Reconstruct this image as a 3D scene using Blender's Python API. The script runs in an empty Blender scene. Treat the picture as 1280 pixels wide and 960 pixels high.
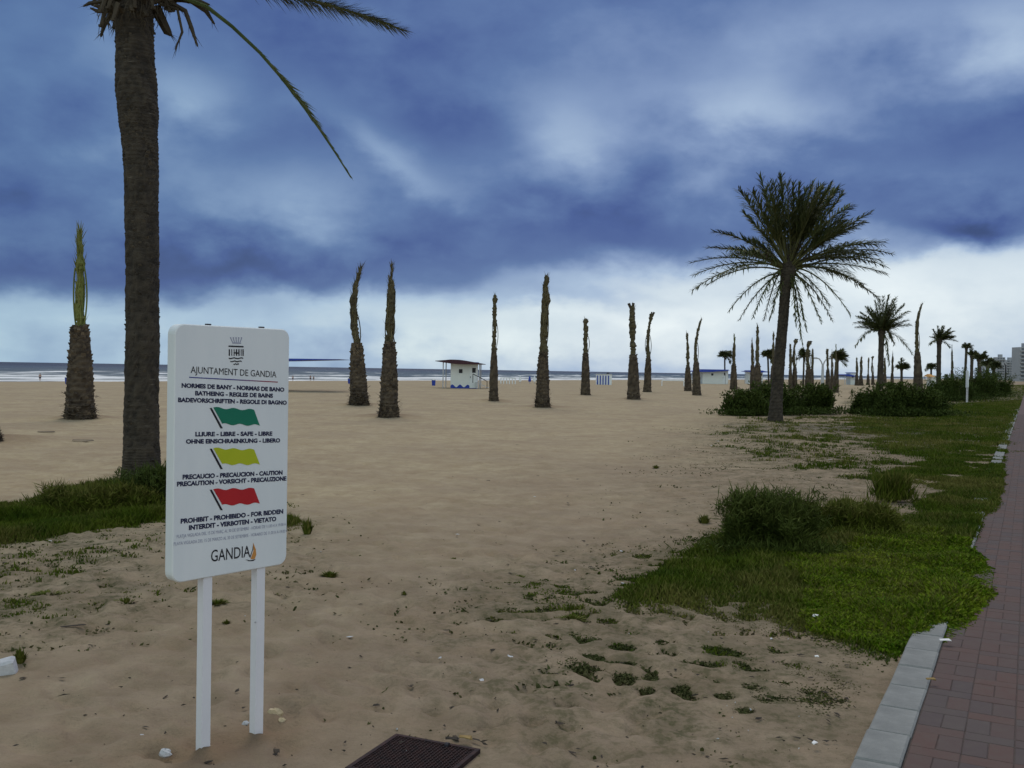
import bpy, math, random
import numpy as np
from mathutils import Vector, Matrix
random.seed(7); RNG = np.random.default_rng(11)
S = bpy.context.scene
COL = S.collection
PI = math.pi

# ------------------------------------------------------------------ camera
F = 1230.0; PITCH = math.radians(0.80); ROLL = 0.0165; EYE = 1.6
_f = Vector((0, math.cos(PITCH), -math.sin(PITCH)))
_r0 = Vector((1, 0, 0)); _u0 = Vector((0, math.sin(PITCH), math.cos(PITCH)))
_r = _r0*math.cos(ROLL) + _u0*math.sin(ROLL)
_u = -_r0*math.sin(ROLL) + _u0*math.cos(ROLL)
cd = bpy.data.cameras.new('camera'); cam = bpy.data.objects.new('camera', cd); COL.objects.link(cam)
cd.sensor_fit = 'HORIZONTAL'; cd.sensor_width = 36; cd.lens = 36*F/1280
cd.clip_start = 0.05; cd.clip_end = 60000
cam.matrix_world = Matrix(((_r.x, _u.x, -_f.x, 0), (_r.y, _u.y, -_f.y, 0), (_r.z, _u.z, -_f.z, EYE), (0, 0, 0, 1)))
S.camera = cam

# ------------------------------------------------------------------ world: storm sky
SUN_AZ, SUN_EL = -8.0, 52.0
SKY_STRENGTH = 0.1
w = bpy.data.worlds.new("World"); S.world = w; w.use_nodes = True
nt = w.node_tree; nt.nodes.clear()
class NT:
    def __init__(s, t): s.t = t
    def n(s, typ, **kw):
        x = s.t.nodes.new(typ)
        for k, v in kw.items(): setattr(x, k, v)
        return x
    def l(s, a, b): s.t.links.new(a, b)
    def put(s, sock, v):
        if hasattr(v, 'links'): s.l(v, sock)
        else: sock.default_value = v
    def m(s, op, a, b=None, c=None, clamp=False):
        x = s.n('ShaderNodeMath', operation=op, use_clamp=clamp)
        for i, v in enumerate((a, b, c)):
            if v is not None: s.put(x.inputs[i], v)
        return x.outputs[0]
    def noise(s, vec, scale, detail=4, rough=.55, dist=0, out='Fac'):
        x = s.n('ShaderNodeTexNoise'); 
        if vec is not None: s.l(vec, x.inputs['Vector'])
        x.inputs['Scale'].default_value = scale; x.inputs['Detail'].default_value = detail
        x.inputs['Roughness'].default_value = rough; x.inputs['Distortion'].default_value = dist
        return x.outputs[out]
    def ramp(s, fac, stops, interp='LINEAR'):
        x = s.n('ShaderNodeValToRGB'); s.put(x.inputs[0], fac); e = x.color_ramp.elements
        x.color_ramp.interpolation = interp
        while len(e) < len(stops): e.new(0.5)
        for el, (p, c) in zip(e, stops):
            el.position = p; el.color = (*c, 1) if len(c) == 3 else c
        return x.outputs[0]
    def mix(s, fac, a, b, blend='MIX'):
        x = s.n('ShaderNodeMix', data_type='RGBA', blend_type=blend)
        s.put(x.inputs[0], fac)
        for i, v in ((6, a), (7, b)):
            if hasattr(v, 'links'): s.l(v, x.inputs[i])
            else: x.inputs[i].default_value = (*v, 1)
        return x.outputs[2]
    def comb(s, x, y, z):
        c = s.n('ShaderNodeCombineXYZ')
        for i, v in enumerate((x, y, z)): s.put(c.inputs[i], v)
        return c.outputs[0]
def lin(r, g, b):
    f = lambda c: (c/255/12.92) if c/255 <= .04045 else ((c/255+.055)/1.055)**2.4
    return (f(r), f(g), f(b))
T = NT(nt)
tc = T.n('ShaderNodeTexCoord'); sep = T.n('ShaderNodeSeparateXYZ'); T.l(tc.outputs['Generated'], sep.inputs[0])
X, Y, Z = sep.outputs
az = T.m('ARCTAN2', X, Y); el = T.m('ARCSINE', Z)
zz = T.m('ADD', T.m('MAXIMUM', Z, 0.0), 0.16)
plane = T.comb(T.m('DIVIDE', X, zz), T.m('DIVIDE', Y, zz), 0.0)
lump = T.comb(T.m('MULTIPLY', X, 1.0), T.m('MULTIPLY', Y, 1.0), T.m('MULTIPLY', Z, 1.7))
n1 = T.noise(lump, 4.6, 7, .50, .0); n2 = T.noise(lump, 11.0, 7, .52, .12); n3 = T.noise(plane, 1.4, 6, .55, .3)
warp = T.m('MULTIPLY', T.m('SUBTRACT', n1, .5), .14); warp2 = T.m('MULTIPLY', T.m('SUBTRACT', n2, .5), .085)
azw = T.m('ADD', az, warp); elw = T.m('ADD', el, warp2)
# lower edge of the storm cloud, then broad clearings and thicker clumps in it
edge = T.m('ADD', T.m('MULTIPLY', T.m('SINE', az), .082), .094)
below = T.n('ShaderNodeMapRange', interpolation_type='SMOOTHSTEP'); below.clamp = True
T.l(T.m('SUBTRACT', elw, edge), below.inputs[0])
for i, v in ((1, -.018), (2, .024), (3, 0.67), (4, 0.21)): below.inputs[i].default_value = v
t = below.outputs[0]
def blob(t, px, py, sx, sy, amp, rot=0):
    a0, e0 = math.atan((px-640)/F), (464+(px-640)*.0165-py)/F
    dx = T.m('SUBTRACT', azw, a0); dy = T.m('SUBTRACT', elw, e0)
    c, s_ = math.cos(rot), math.sin(rot)
    u = T.m('MULTIPLY', T.m('ADD', T.m('MULTIPLY', dx, c), T.m('MULTIPLY', dy, s_)), F/sx)
    v = T.m('MULTIPLY', T.m('ADD', T.m('MULTIPLY', dx, -s_), T.m('MULTIPLY', dy, c)), F/sy)
    g = T.m('EXPONENT', T.m('MULTIPLY', T.m('ADD', T.m('MULTIPLY', u, u), T.m('MULTIPLY', v, v)), -1.0))
    return T.m('MULTIPLY_ADD', g, amp, t)
for b in [(235,145,60,42,.22), (40,180,190,75,.10), (120,130,110,60,.06), (335,265,150,50,.24), (375,215,120,60,.10), (470,190,95,24,.24,-.5),
          (725,170,75,50,.19), (690,200,140,60,.10), (940,155,95,50,.32), (850,190,190,80,.10), (1250,95,150,75,.26), (1080,70,220,60,.14),
          (1180,240,160,25,.10), (600,165,120,40,-.10), (120,345,260,30,-.08), (380,340,160,28,-.06), (740,285,200,30,-.08), (1215,303,52,22,-.42), (1150,325,40,12,-.15),
          (700,372,130,20,-.17), (560,355,110,24,-.08), (440,400,160,40,.08), (950,410,420,60,.20), (1150,345,260,60,.18), (760,392,160,12,.10), (60,375,140,24,-.06), (560,430,400,30,.06)]:
    t = blob(t, *b)
t = T.m('MULTIPLY_ADD', T.m("SUBTRACT", n2, .5), .42, t)
t = T.m('MULTIPLY_ADD', T.m('SUBTRACT', n1, .5), .42, t)
t = T.m('MULTIPLY_ADD', T.m('SUBTRACT', n3, .5), .10, t)
# unseen sky behind the viewer, brightened to light faces turned that way
inl = T.n('ShaderNodeMapRange', interpolation_type='SMOOTHSTEP'); T.l(Y, inl.inputs[0])
for i, v in ((1, .55), (2, -.7), (3, 0.0), (4, 0.62)): inl.inputs[i].default_value = v
t = T.m('ADD', t, inl.outputs[0])
t = T.m('MAXIMUM', t, 0.02, clamp=True)
SC = 1.0/SKY_STRENGTH
k = lambda *c: tuple(v*1.0 for v in lin(*c))
cloud = T.ramp(t, [(0, k(44,64,112)), (.15, k(63,86,145)), (.32, k(90,116,165)), (.5, k(129,152,191)), (.68, k(168,189,216)), (.84, k(207,221,232)), (1, k(234,244,248))])
# the left of the cloud is a little greener, as thin cloud over blue
huef = T.m('MULTIPLY_ADD', az, -.9, .1, clamp=True)
cloud = T.mix(huef, cloud, T.mix(1.0, cloud, (.92, 1.11, .98), 'MULTIPLY'))
gf = T.n('ShaderNodeMapRange', interpolation_type='SMOOTHSTEP'); T.l(Y, gf.inputs[0])
for i, v in ((1, .80), (2, -.2), (3, 0.0), (4, .75)): gf.inputs[i].default_value = v
grey = T.n('ShaderNodeHueSaturation'); T.l(cloud, grey.inputs['Color']); grey.inputs['Saturation'].default_value = .42  # greyer towards the unseen side, to make the ambient light neutral
cloud = T.mix(gf.outputs[0], cloud, grey.outputs[0])
scale = T.n('ShaderNodeVectorMath', operation='SCALE'); T.l(cloud, scale.inputs[0]); scale.inputs['Scale'].default_value = SC
sky = T.n('ShaderNodeTexSky', sky_type='NISHITA'); sky.sun_disc = False
sky.sun_elevation = math.radians(SUN_EL); sky.sun_rotation = math.radians(SUN_AZ)
col = T.mix(.95, sky.outputs[0], scale.outputs[0])
bg = T.n('ShaderNodeBackground'); T.l(col, bg.inputs[0]); bg.inputs[1].default_value = SKY_STRENGTH
wo = T.n('ShaderNodeOutputWorld'); T.l(bg.outputs[0], wo.inputs[0])

sd = bpy.data.lights.new('sun', 'SUN'); sd.energy = 1.45; sd.angle = math.radians(35); sd.color = (1, .90, .76)
so = bpy.data.objects.new('sun', sd); COL.objects.link(so)
a_, e_ = math.radians(SUN_AZ), math.radians(SUN_EL)
sv = Vector((math.sin(a_)*math.cos(e_), math.cos(a_)*math.cos(e_), math.sin(e_)))
so.rotation_euler = sv.to_track_quat('Z', 'Y').to_euler()
S.view_settings.view_transform = 'Standard'; S.view_settings.look = 'None'
S.view_settings.exposure = 0.0; S.view_settings.gamma = 1
S.render.engine = 'CYCLES'; S.cycles.max_bounces = 5; S.cycles.diffuse_bounces = 3

# ------------------------------------------------------------------ noise + ground
def _h(ix, iy, seed):
    h = (ix.astype(np.int64)*374761393 + iy.astype(np.int64)*668265263 + seed*1442695041) & 0xffffffff
    h = ((h ^ (h >> 13))*1274126177) & 0xffffffff
    return ((h ^ (h >> 16)) & 0xffff)/65535.0
def vn(x, y, seed=0):
    x = np.asarray(x, float); y = np.asarray(y, float)
    ix, iy = np.floor(x), np.floor(y); fx, fy = x-ix, y-iy
    fx = fx*fx*(3-2*fx); fy = fy*fy*(3-2*fy)
    a, b, c, d = _h(ix, iy, seed), _h(ix+1, iy, seed), _h(ix, iy+1, seed), _h(ix+1, iy+1, seed)
    return (a*(1-fx)+b*fx)*(1-fy)+(c*(1-fx)+d*fx)*fy
def fbm(x, y, seed=0, o=4):
    s, a, t_ = 0, .5, 0
    for i in range(o):
        s = s+a*vn(x*2**i+i*17.3, y*2**i-i*9.1, seed+i); t_ += a; a *= .5
    return s/t_
K0 = np.array((1.446, 4.06)); UD = np.array((.465, .885)); UD = UD/np.linalg.norm(UD); ND = np.array((-UD[1], UD[0]))
def sp(x, y): return (x-K0[0])*UD[0]+(y-K0[1])*UD[1], (x-K0[0])*ND[0]+(y-K0[1])*ND[1]
def xy(s, p): return K0[0]+s*UD[0]+p*ND[0], K0[1]+s*UD[1]+p*ND[1]
SHORE, SEA = 132.0, -1.3
def smooth(a, b, x): q = np.clip((x-a)/(b-a), 0, 1); return q*q*(3-2*q)
MOUNDS = []
def gz(x, y):
    x = np.asarray(x, float); y = np.asarray(y, float)
    s, p = sp(x, y)
    z = -1.3*np.clip((p-60)/(SHORE-60), 0, 3)**1.15
    near = smooth(.1, 2.5, p)
    z = z + near*smooth(5.0, 11.0, np.hypot(x, y))*(.10*(fbm(x*.16, y*.16, 3, 3)-.5)+.05*(fbm(x*.7, y*.7, 5, 2)-.5))
    z = z - .015*(1-near)
    for mx, my, h, r in MOUNDS: z = z+h*np.exp(-((x-mx)**2+(y-my)**2)/(r*r))
    return np.where(p < -.06, -.16, z)
def ray(px, py):
    d = _f*F + _r*(px-640) + _u*(480-py); return d/d.y      # unit depth in y
def ground(px, py):
    d = ray(px, py); Yd = 2.0
    lo, hi = 1.0, 1.0
    while hi < 4000:
        if EYE+d.z*hi <= float(gz(d.x*hi, hi)): break
        lo = hi; hi *= 1.06
    for _ in range(30):
        m_ = (lo+hi)/2
        if EYE+d.z*m_ <= float(gz(d.x*m_, m_)): hi = m_
        else: lo = m_
    return Vector((d.x*hi, hi, float(gz(d.x*hi, hi))))
def at(px, py, depth): d = ray(px, py); return Vector((d.x*depth, depth, EYE+d.z*depth))

# ------------------------------------------------------------------ object helpers
def tag(o, label=None, cat=None, group=None, kind=None):
    for k_, v in (('label', label), ('category', cat), ('group', group), ('kind', kind)):
        if v: o[k_] = v
    return o
def thing(name, loc, label, cat, group=None, rz=0):
    o = bpy.data.objects.new(name, None); COL.objects.link(o); o.location = loc; o.rotation_euler[2] = rz
    return tag(o, label, cat, group)
class MB:
    def __init__(s): s.v = []; s.f = []; s.n = 0
    def add(s, V, Fc):
        V = np.asarray(V, float).reshape(-1, 3); s.v.append(V)
        s.f.extend([tuple(int(i)+s.n for i in q) for q in Fc]); s.n += len(V); return s
    def box(s, c, size, rz=0, M=None, ch=0):
        hx, hy, hz = size[0]/2, size[1]/2, size[2]/2
        if ch:
            V = [(x*(hx-(ch if z > 0 else 0)), y*(hy-(ch if z > 0 else 0)), z*hz) for z in (-1, 1) for x, y in ((-1,-1),(1,-1),(1,1),(-1,1))]
            V += [(x*hx, y*hy, hz-ch) for x, y in ((-1,-1),(1,-1),(1,1),(-1,1))]
            Fc = [(0,3,2,1),(4,5,6,7)]+[(i, (i+1)%4, 8+(i+1)%4, 8+i) for i in range(4)]+[(8+i, 8+(i+1)%4, 4+(i+1)%4, 4+i) for i in range(4)]
        else:
            V = [(x*hx, y*hy, z*hz) for z in (-1, 1) for x, y in ((-1,-1),(1,-1),(1,1),(-1,1))]
            Fc = [(0,3,2,1),(4,5,6,7)]+[(i, (i+1)%4, 4+(i+1)%4, 4+i) for i in range(4)]
        V = np.array(V)
        c_, s_ = math.cos(rz), math.sin(rz)
        V = np.stack([V[:,0]*c_-V[:,1]*s_, V[:,0]*s_+V[:,1]*c_, V[:,2]], 1)+np.array(c)
        return s.add(V, Fc)
    def tube(s, pts, rad, n=8, cap=True, jag=0):
        pts = [np.array(p, float) for p in pts]; N = len(pts)
        if not hasattr(rad, '__len__'): rad = [rad]*N
        V = []
        ref = np.array((.31, .87, .2))
        for i, p in enumerate(pts):
            tg = pts[min(i+1, N-1)]-pts[max(i-1, 0)]; tg /= (np.linalg.norm(tg)+1e-9)
            a = np.cross(tg, ref); 
            if np.linalg.norm(a) < .1: a = np.cross(tg, (1, 0, 0))
            a /= np.linalg.norm(a); b = np.cross(tg, a)
            for j in range(n):
                th = 2*PI*j/n; r = rad[i]*(1+jag*random.uniform(-1, 1))
                V.append(p+a*r*math.cos(th)+b*r*math.sin(th))
        Fc = [(i*n+j, i*n+(j+1)%n, (i+1)*n+(j+1)%n, (i+1)*n+j) for i in range(N-1) for j in range(n)]
        if cap: Fc += [tuple(range(n-1, -1, -1)), tuple(range((N-1)*n, N*n))]
        return s.add(V, Fc)
    def build(s, name, mat, parent=None, smooth_=False, **attrs):
        me = bpy.data.meshes.new(name); V = np.concatenate(s.v) if s.v else np.zeros((0, 3))
        me.from_pydata(V.tolist(), [], s.f); 
        if smooth_: me.polygons.foreach_set('use_smooth', [True]*len(me.polygons))
        me.materials.append(mat); me.update()
        for k_, a in attrs.items():
            at_ = me.attributes.new(k_, 'FLOAT', 'POINT'); at_.data.foreach_set('value', np.asarray(a, np.float32))
        o = bpy.data.objects.new(name, me); COL.objects.link(o)
        if parent: o.parent = parent
        return o
def fast_mesh(name, V, Fq, mat, parent=None, smooth_=False, **attrs):
    """V (n,3), Fq (m,k) constant k"""
    V = np.asarray(V, np.float32); Fq = np.asarray(Fq, np.int32); m_, k_ = Fq.shape
    me = bpy.data.meshes.new(name); me.vertices.add(len(V)); me.vertices.foreach_set('co', V.ravel())
    me.loops.add(m_*k_); me.loops.foreach_set('vertex_index', Fq.ravel())
    me.polygons.add(m_); me.polygons.foreach_set('loop_start', np.arange(0, m_*k_, k_, dtype=np.int32))
    me.polygons.foreach_set('loop_total', np.full(m_, k_, np.int32))
    if smooth_: me.polygons.foreach_set('use_smooth', np.ones(m_, bool))
    me.update(calc_edges=True)
    for kk, a in attrs.items():
        at_ = me.attributes.new(kk, 'FLOAT', 'POINT'); at_.data.foreach_set('value', np.asarray(a, np.float32))
    me.materials.append(mat)
    o = bpy.data.objects.new(name, me); COL.objects.link(o)
    if parent: o.parent = parent
    return o

# ------------------------------------------------------------------ materials
def new_mat(name):
    m_ = bpy.data.materials.new(name); m_.use_nodes = True
    return m_, NT(m_.node_tree), m_.node_tree.nodes['Principled BSDF']
def mat(name, c1, c2=None, scale=6, rough=.85, bump=0, bscale=None, coord='Object', stretch=None, attr=None, c3=None, spec=.3, metal=0, detail=5):
    m_, t_, b = new_mat(name)
    tcn = t_.n('ShaderNodeTexCoord'); v = tcn.outputs[coord]
    if stretch:
        mp = t_.n('ShaderNodeMapping'); t_.l(v, mp.inputs[0]); mp.inputs['Scale'].default_value = stretch; v = mp.outputs[0]
    c2 = c2 or c1
    f = t_.ramp(t_.noise(v, scale, detail, .6), [(.32, (0, 0, 0)), (.68, (1, 1, 1))])
    c = t_.mix(f, c1, c2)
    if attr:
        an = t_.n('ShaderNodeAttribute', attribute_name=attr); c = t_.mix(an.outputs['Fac'], c, c3 or c2)
    t_.l(c, b.inputs['Base Color']); b.inputs['Roughness'].default_value = rough
    b.inputs['Specular IOR Level'].default_value = spec; b.inputs['Metallic'].default_value = metal
    if bump:
        bn = t_.n('ShaderNodeBump'); bn.inputs['Strength'].default_value = bump; bn.inputs['Distance'].default_value = .02
        t_.l(t_.noise(v, bscale or scale*4, 5, .6), bn.inputs['Height']); t_.l(bn.outputs[0], b.inputs['Normal'])
    return m_
M = {}
M['bark'] = mat('bark', (.021, .019, .016), (.058, .050, .040), 7, .95, 1.0, 30, stretch=(1, 1, 2.6), attr='tint', c3=(.11, .092, .066))
M['stubbark'] = mat('shaggy_bark', (.023, .018, .014), (.070, .056, .042), 5, .95, .9, 22, attr='tint', c3=(.17, .135, .09))
M['bundle'] = mat('bundle', (.032, .029, .017), (.085, .074, .044), 4, .8, .5, 25, stretch=(1, 1, .3), attr='tint', c3=(.15, .13, .06))
M['bundlegreen'] = mat('bundle_green', (.07, .10, .02), (.18, .21, .055), 3, .8, .5, 25, stretch=(1, 1, .3), attr='tint', c3=(.2, .2, .07))
M['frond'] = mat('frond', (.036, .058, .020), (.078, .104, .036), 3, .6, attr='tint', c3=(.12, .12, .05), spec=.15)
M['deadfrond'] = mat('dead_frond', (.035, .028, .019), (.08, .065, .042), 3, .8)
M['leaf'] = mat('shrub_leaf', (.025, .044, .011), (.054, .082, .020), 2.5, .7, attr='tint', c3=(.075, .10, .022), spec=.06)
M['leafbright'] = mat('leafy_cover', (.036, .090, .003), (.115, .195, .006), 3.6, .7, attr='tint', c3=(.19, .225, .02), spec=.06)
M['grass'] = mat('grass_blade', (.034, .066, .006), (.090, .125, .011), 2.2, .75, attr='tint', c3=(.17, .155, .045), spec=.06)
M['rush'] = mat('rushy_leaf', (.026, .046, .008), (.062, .088, .016), 3, .7, attr='tint', c3=(.10, .12, .03), spec=.06)
M['wood'] = mat('stem_wood', (.06, .045, .03), (.10, .08, .05), 8)
M['white'] = mat('white_paint', (.72, .78, .80), (.80, .85, .86), 5, .5, .05, 40, stretch=(1, 1, .3))
M['whitepost'] = mat('white_post_paint', (.72, .74, .78), (.80, .81, .84), 2, .5, .08, 60)
M['concrete'] = mat('kerb_concrete', (.19, .20, .195), (.29, .30, .29), 5, .9, .4, 60)
M['hutwhite'] = mat('hut_paint', (.70, .76, .74), (.78, .82, .80), 1, .6)
M['blue'] = mat('blue_paint', (.02, .05, .32), (.03, .07, .42), 2, .5)
M['canopy'] = mat('dark_red_canopy', (.045, .018, .028), (.07, .03, .04), 2, .7)
M['dark'] = mat('dark_opening', (.02, .02, .025), (.03, .03, .04), 2, .5)
M['steel'] = mat('grey_metal', (.42, .44, .46), (.52, .54, .55), 3, .5, metal=.2)
M['rust'] = mat('rusty_iron', (.022, .017, .019), (.06, .03, .028), 30, .75, .5, 120, metal=.3)
M['stone'] = mat('pale_stone', (.42, .33, .18), (.60, .52, .36), 12, .9, .5, 60)
M['greystone'] = mat('grey_stone', (.42, .44, .46), (.60, .62, .64), 12, .9, .5, 60)
M['litter'] = mat('white_litter', (.75, .75, .74), (.85, .85, .85), 12, .6)
M['leafdry'] = mat('dry_leaf', (.20, .13, .04), (.35, .25, .09), 20, .7)
M['twig'] = mat('dark_twig', (.02, .018, .016), (.07, .055, .04), 20, .9)
M['ink'] = mat('sign_ink', (.010, .014, .06), None, 3, .5)
M['inkblack'] = mat('sign_black', (.012, .013, .02), None, 3, .5)
M['inkfaint'] = mat('sign_faded_print', (.30, .33, .44), (.36, .38, .48), 30, .5)
M['green'] = mat('sign_green', (.005, .17, .10), (.008, .2, .12), 5, .5)
M['yellow'] = mat('sign_yellow', (.42, .50, .012), (.48, .54, .02), 5, .5)
M['red'] = mat('sign_red', (.42, .012, .018), (.5, .02, .025), 5, .5)
M['orange'] = mat('orange_cloth', (.50, .24, .05), (.58, .32, .08), 5, .6)
M['tower'] = mat('tower_render', (.30, .33, .36), (.38, .40, .42), .05, .8)  # pale grey concrete, with distance haze put into the colour
M['towerdark'] = mat('tower_glass', (.10, .12, .15), (.14, .16, .19), .05, .4)
M['skin'] = mat('tanned_skin', (.30, .17, .11), (.36, .21, .14), 5, .6)
M['swim'] = mat('dark_swimwear', (.02, .02, .04), None, 5, .7)
M['hair'] = mat('dark_hair', (.02, .015, .01), None, 5, .7)

# underline that runs from blue to red
m_, t_, b_ = new_mat('blue_to_red_print'); tcn = t_.n('ShaderNodeTexCoord'); sx = t_.n('ShaderNodeSeparateXYZ'); t_.l(tcn.outputs['Object'], sx.inputs[0])
t_.l(t_.ramp(t_.m('DIVIDE', sx.outputs[0], .578), [(.15, (.015, .03, .25)), (.5, (.03, .02, .22)), (.8, (.30, .03, .05))]), b_.inputs['Base Color']); M['line'] = m_

# light torn leaf scars across the bark
m_ = M['bark']; t_ = NT(m_.node_tree); b_ = m_.node_tree.nodes['Principled BSDF']; src = b_.inputs['Base Color'].links[0].from_socket
tcn = t_.n('ShaderNodeTexCoord'); mp = t_.n('ShaderNodeMapping'); t_.l(tcn.outputs['Object'], mp.inputs[0]); mp.inputs['Scale'].default_value = (5, 5, 34)
t_.l(t_.mix(t_.ramp(t_.noise(mp.outputs[0], 1, 2, .5), [(.68, (0,0,0)), (.76, (.75,.75,.75))]), src, (.17, .15, .12)), b_.inputs['Base Color'])
# sand: paler dry beach, darker and browner beside the promenade, wet at the waterline
m_, t_, b_ = new_mat('sand'); tcn = t_.n('ShaderNodeTexCoord'); v = tcn.outputs['Object']
big = t_.noise(v, .35, 5, .6); mid = t_.noise(v, 2.6, 6, .62); fine = t_.noise(v, 60, 4, .7); grain = t_.noise(v, 260, 2, .7)
soil = t_.n('ShaderNodeAttribute', attribute_name='soil'); veg = t_.n('ShaderNodeAttribute', attribute_name='veg'); wet = t_.n('ShaderNodeAttribute', attribute_name='wet'); dent = t_.n('ShaderNodeAttribute', attribute_name='dent')
c = t_.mix(t_.ramp(mid, [(.3, (0,0,0)), (.7, (1,1,1))]), (.355, .285, .176), (.455, .385, .252))
c = t_.mix(t_.m('MULTIPLY', soil.outputs['Fac'], 1.0), c, t_.mix(t_.ramp(mid, [(.35, (0,0,0)), (.65, (1,1,1))]), (.208, .162, .108), (.318, .256, .178)))
c = t_.mix(t_.m('MULTIPLY', t_.ramp(big, [(.4, (0,0,0)), (.62, (1,1,1))]), .35), c, (.26, .20, .145))
bl1 = t_.ramp(t_.noise(v, 1.1, 6, .66), [(.46, (0,0,0)), (.60, (1,1,1))]); bl2 = t_.ramp(t_.noise(v, 6.5, 5, .7), [(.48, (0,0,0)), (.62, (1,1,1))])
c = t_.mix(t_.m('MULTIPLY', bl1, .30), c, (.27, .195, .125)); c = t_.mix(t_.m('MULTIPLY', bl2, .28), c, (.24, .185, .13))
c = t_.mix(t_.m('MULTIPLY', veg.outputs['Fac'], .75), c, (.085, .082, .045))
thin = t_.n('ShaderNodeAttribute', attribute_name='thin').outputs['Fac']
th1 = t_.ramp(t_.noise(v, 3.2, 7, .68), [(.42, (0,0,0)), (.60, (1,1,1))]); th2 = t_.ramp(t_.noise(v, 17, 6, .7), [(.47, (0,0,0)), (.58, (1,1,1))])
c = t_.mix(t_.m('MULTIPLY', thin, t_.m('MULTIPLY', th1, .55)), c, (.12, .10, .06))
c = t_.mix(t_.m('MULTIPLY', thin, t_.m('MULTIPLY', th2, t_.m('MULTIPLY_ADD', th1, .6, .18))), c, (.07, .072, .03))
c = t_.mix(t_.m('MULTIPLY', wet.outputs['Fac'], .7), c, (.13, .10, .075))
c = t_.mix(t_.m('MULTIPLY', dent.outputs['Fac'], .8), c, (.18, .115, .065))  # brown mound sand with contact shade painted in at palm and post feet
c = t_.mix(t_.ramp(fine, [(.55, (0,0,0)), (.75, (.5,.5,.5))]), c, t_.mix(1.0, c, (.62, .60, .58), 'MULTIPLY'))
c = t_.mix(t_.ramp(grain, [(.62, (0,0,0)), (.8, (.6,.6,.6))]), c, t_.mix(1.0, c, (1.5, 1.5, 1.5), 'MULTIPLY'))
t_.l(c, b_.inputs['Base Color']); b_.inputs['Roughness'].default_value = .95; b_.inputs['Specular IOR Level'].default_value = .15
bn = t_.n('ShaderNodeBump'); bn.inputs['Strength'].default_value = .9; bn.inputs['Distance'].default_value = .03
hh = t_.m('ADD', t_.m('MULTIPLY', t_.noise(v, 9, 6, .6), 1.0), t_.m('MULTIPLY', fine, .22)); t_.l(hh, bn.inputs['Height']); t_.l(bn.outputs[0], b_.inputs['Normal'])
M['sand'] = m_

# paver: red-brown and grey-violet mix, per object or per piece
def paver_mat(name, src):
    m_, t_, b_ = new_mat(name)
    if src == 'obj': r = t_.n('ShaderNodeObjectInfo').outputs['Random']
    elif src == 'attr': r = t_.n('ShaderNodeAttribute', attribute_name='tint').outputs['Fac']
    tcn = t_.n('ShaderNodeTexCoord'); geo = t_.n('ShaderNodeNewGeometry'); v = geo.outputs['Position']
    if src == 'tex':
        br = t_.n('ShaderNodeTexBrick'); br.inputs['Scale'].default_value = 1.0
        br.inputs['Brick Width'].default_value = .2; br.inputs['Row Height'].default_value = .1; br.inputs['Mortar Size'].default_value = .004
        t_.l(tcn.outputs['Object'], br.inputs['Vector'])
        br.inputs['Color1'].default_value = (.15, .085, .070, 1); br.inputs['Color2'].default_value = (.115, .095, .10, 1); br.inputs['Mortar'].default_value = (.09, .08, .07, 1)
        c = br.outputs[0]
    else:
        c = t_.ramp(r, [(0, (.116, .072, .062)), (.35, (.108, .072, .065)), (.6, (.100, .072, .067)), (.8, (.088, .070, .070)), (1, (.10, .080, .075))])
    n_ = t_.noise(v, 14, 5, .65); c = t_.mix(t_.m('MULTIPLY', t_.ramp(n_, [(.4, (0,0,0)), (.7, (1,1,1))]), .45), c, (.115, .098, .085))
    t_.l(c, b_.inputs['Base Color']); b_.inputs['Roughness'].default_value = .85; b_.inputs['Specular IOR Level'].default_value = .25
    bn = t_.n('ShaderNodeBump'); bn.inputs['Strength'].default_value = .4; bn.inputs['Distance'].default_value = .004
    t_.l(t_.noise(v, 160, 3, .7), bn.inputs['Height']); t_.l(bn.outputs[0], b_.inputs['Normal'])
    return m_
M['paver'] = paver_mat('paver_single', 'obj'); M['paverj'] = paver_mat('paver_field', 'attr'); M['pavert'] = paver_mat('paver_far', 'tex')
M['joint'] = mat('joint_sand', (.080, .062, .056), (.115, .094, .084), 20, .95, .5, 100)

# sea with foam
m_, t_, b_ = new_mat('sea_water'); tcn = t_.n('ShaderNodeTexCoord'); v = tcn.outputs['Object']; sx = t_.n('ShaderNodeSeparateXYZ'); t_.l(v, sx.inputs[0])
mp = t_.n('ShaderNodeMapping'); t_.l(v, mp.inputs[0]); mp.inputs['Scale'].default_value = (.012, .07, 1)
mp2 = t_.n('ShaderNodeMapping'); t_.l(v, mp2.inputs[0]); mp2.inputs['Scale'].default_value = (.03, .16, 1)
na = t_.noise(mp.outputs[0], 1, 5, .6); nb = t_.noise(mp2.outputs[0], 1, 6, .65)
dist = t_.m('SUBTRACT', sx.outputs[1], SHORE)
dw = t_.m('ADD', dist, t_.m('MULTIPLY', t_.m('SUBTRACT', na, .5), 60))
prob = t_.ramp(t_.m('DIVIDE', dw, 260, clamp=True), [(0, (.64,)*3), (.05, (.53,)*3), (.14, (.62,)*3), (.20, (.50,)*3), (.28, (.43,)*3), (.42, (.51,)*3), (.55, (.45,)*3), (1, (.38,)*3)])
foam = t_.m('MULTIPLY', t_.m('SUBTRACT', t_.m('ADD', nb, prob), 1.0), 14, clamp=True)
deep = t_.ramp(t_.m('DIVIDE', dist, 900, clamp=True), [(0, (.10, .13, .14)), (.08, (.045, .09, .12)), (.4, (.025, .06, .105)), (1, (.008, .025, .06))])
t_.l(t_.mix(foam, deep, (.80, .83, .84)), b_.inputs['Base Color'])
t_.l(t_.m('MULTIPLY_ADD', foam, .4, .45), b_.inputs['Roughness']); b_.inputs['Specular IOR Level'].default_value = .10
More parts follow.
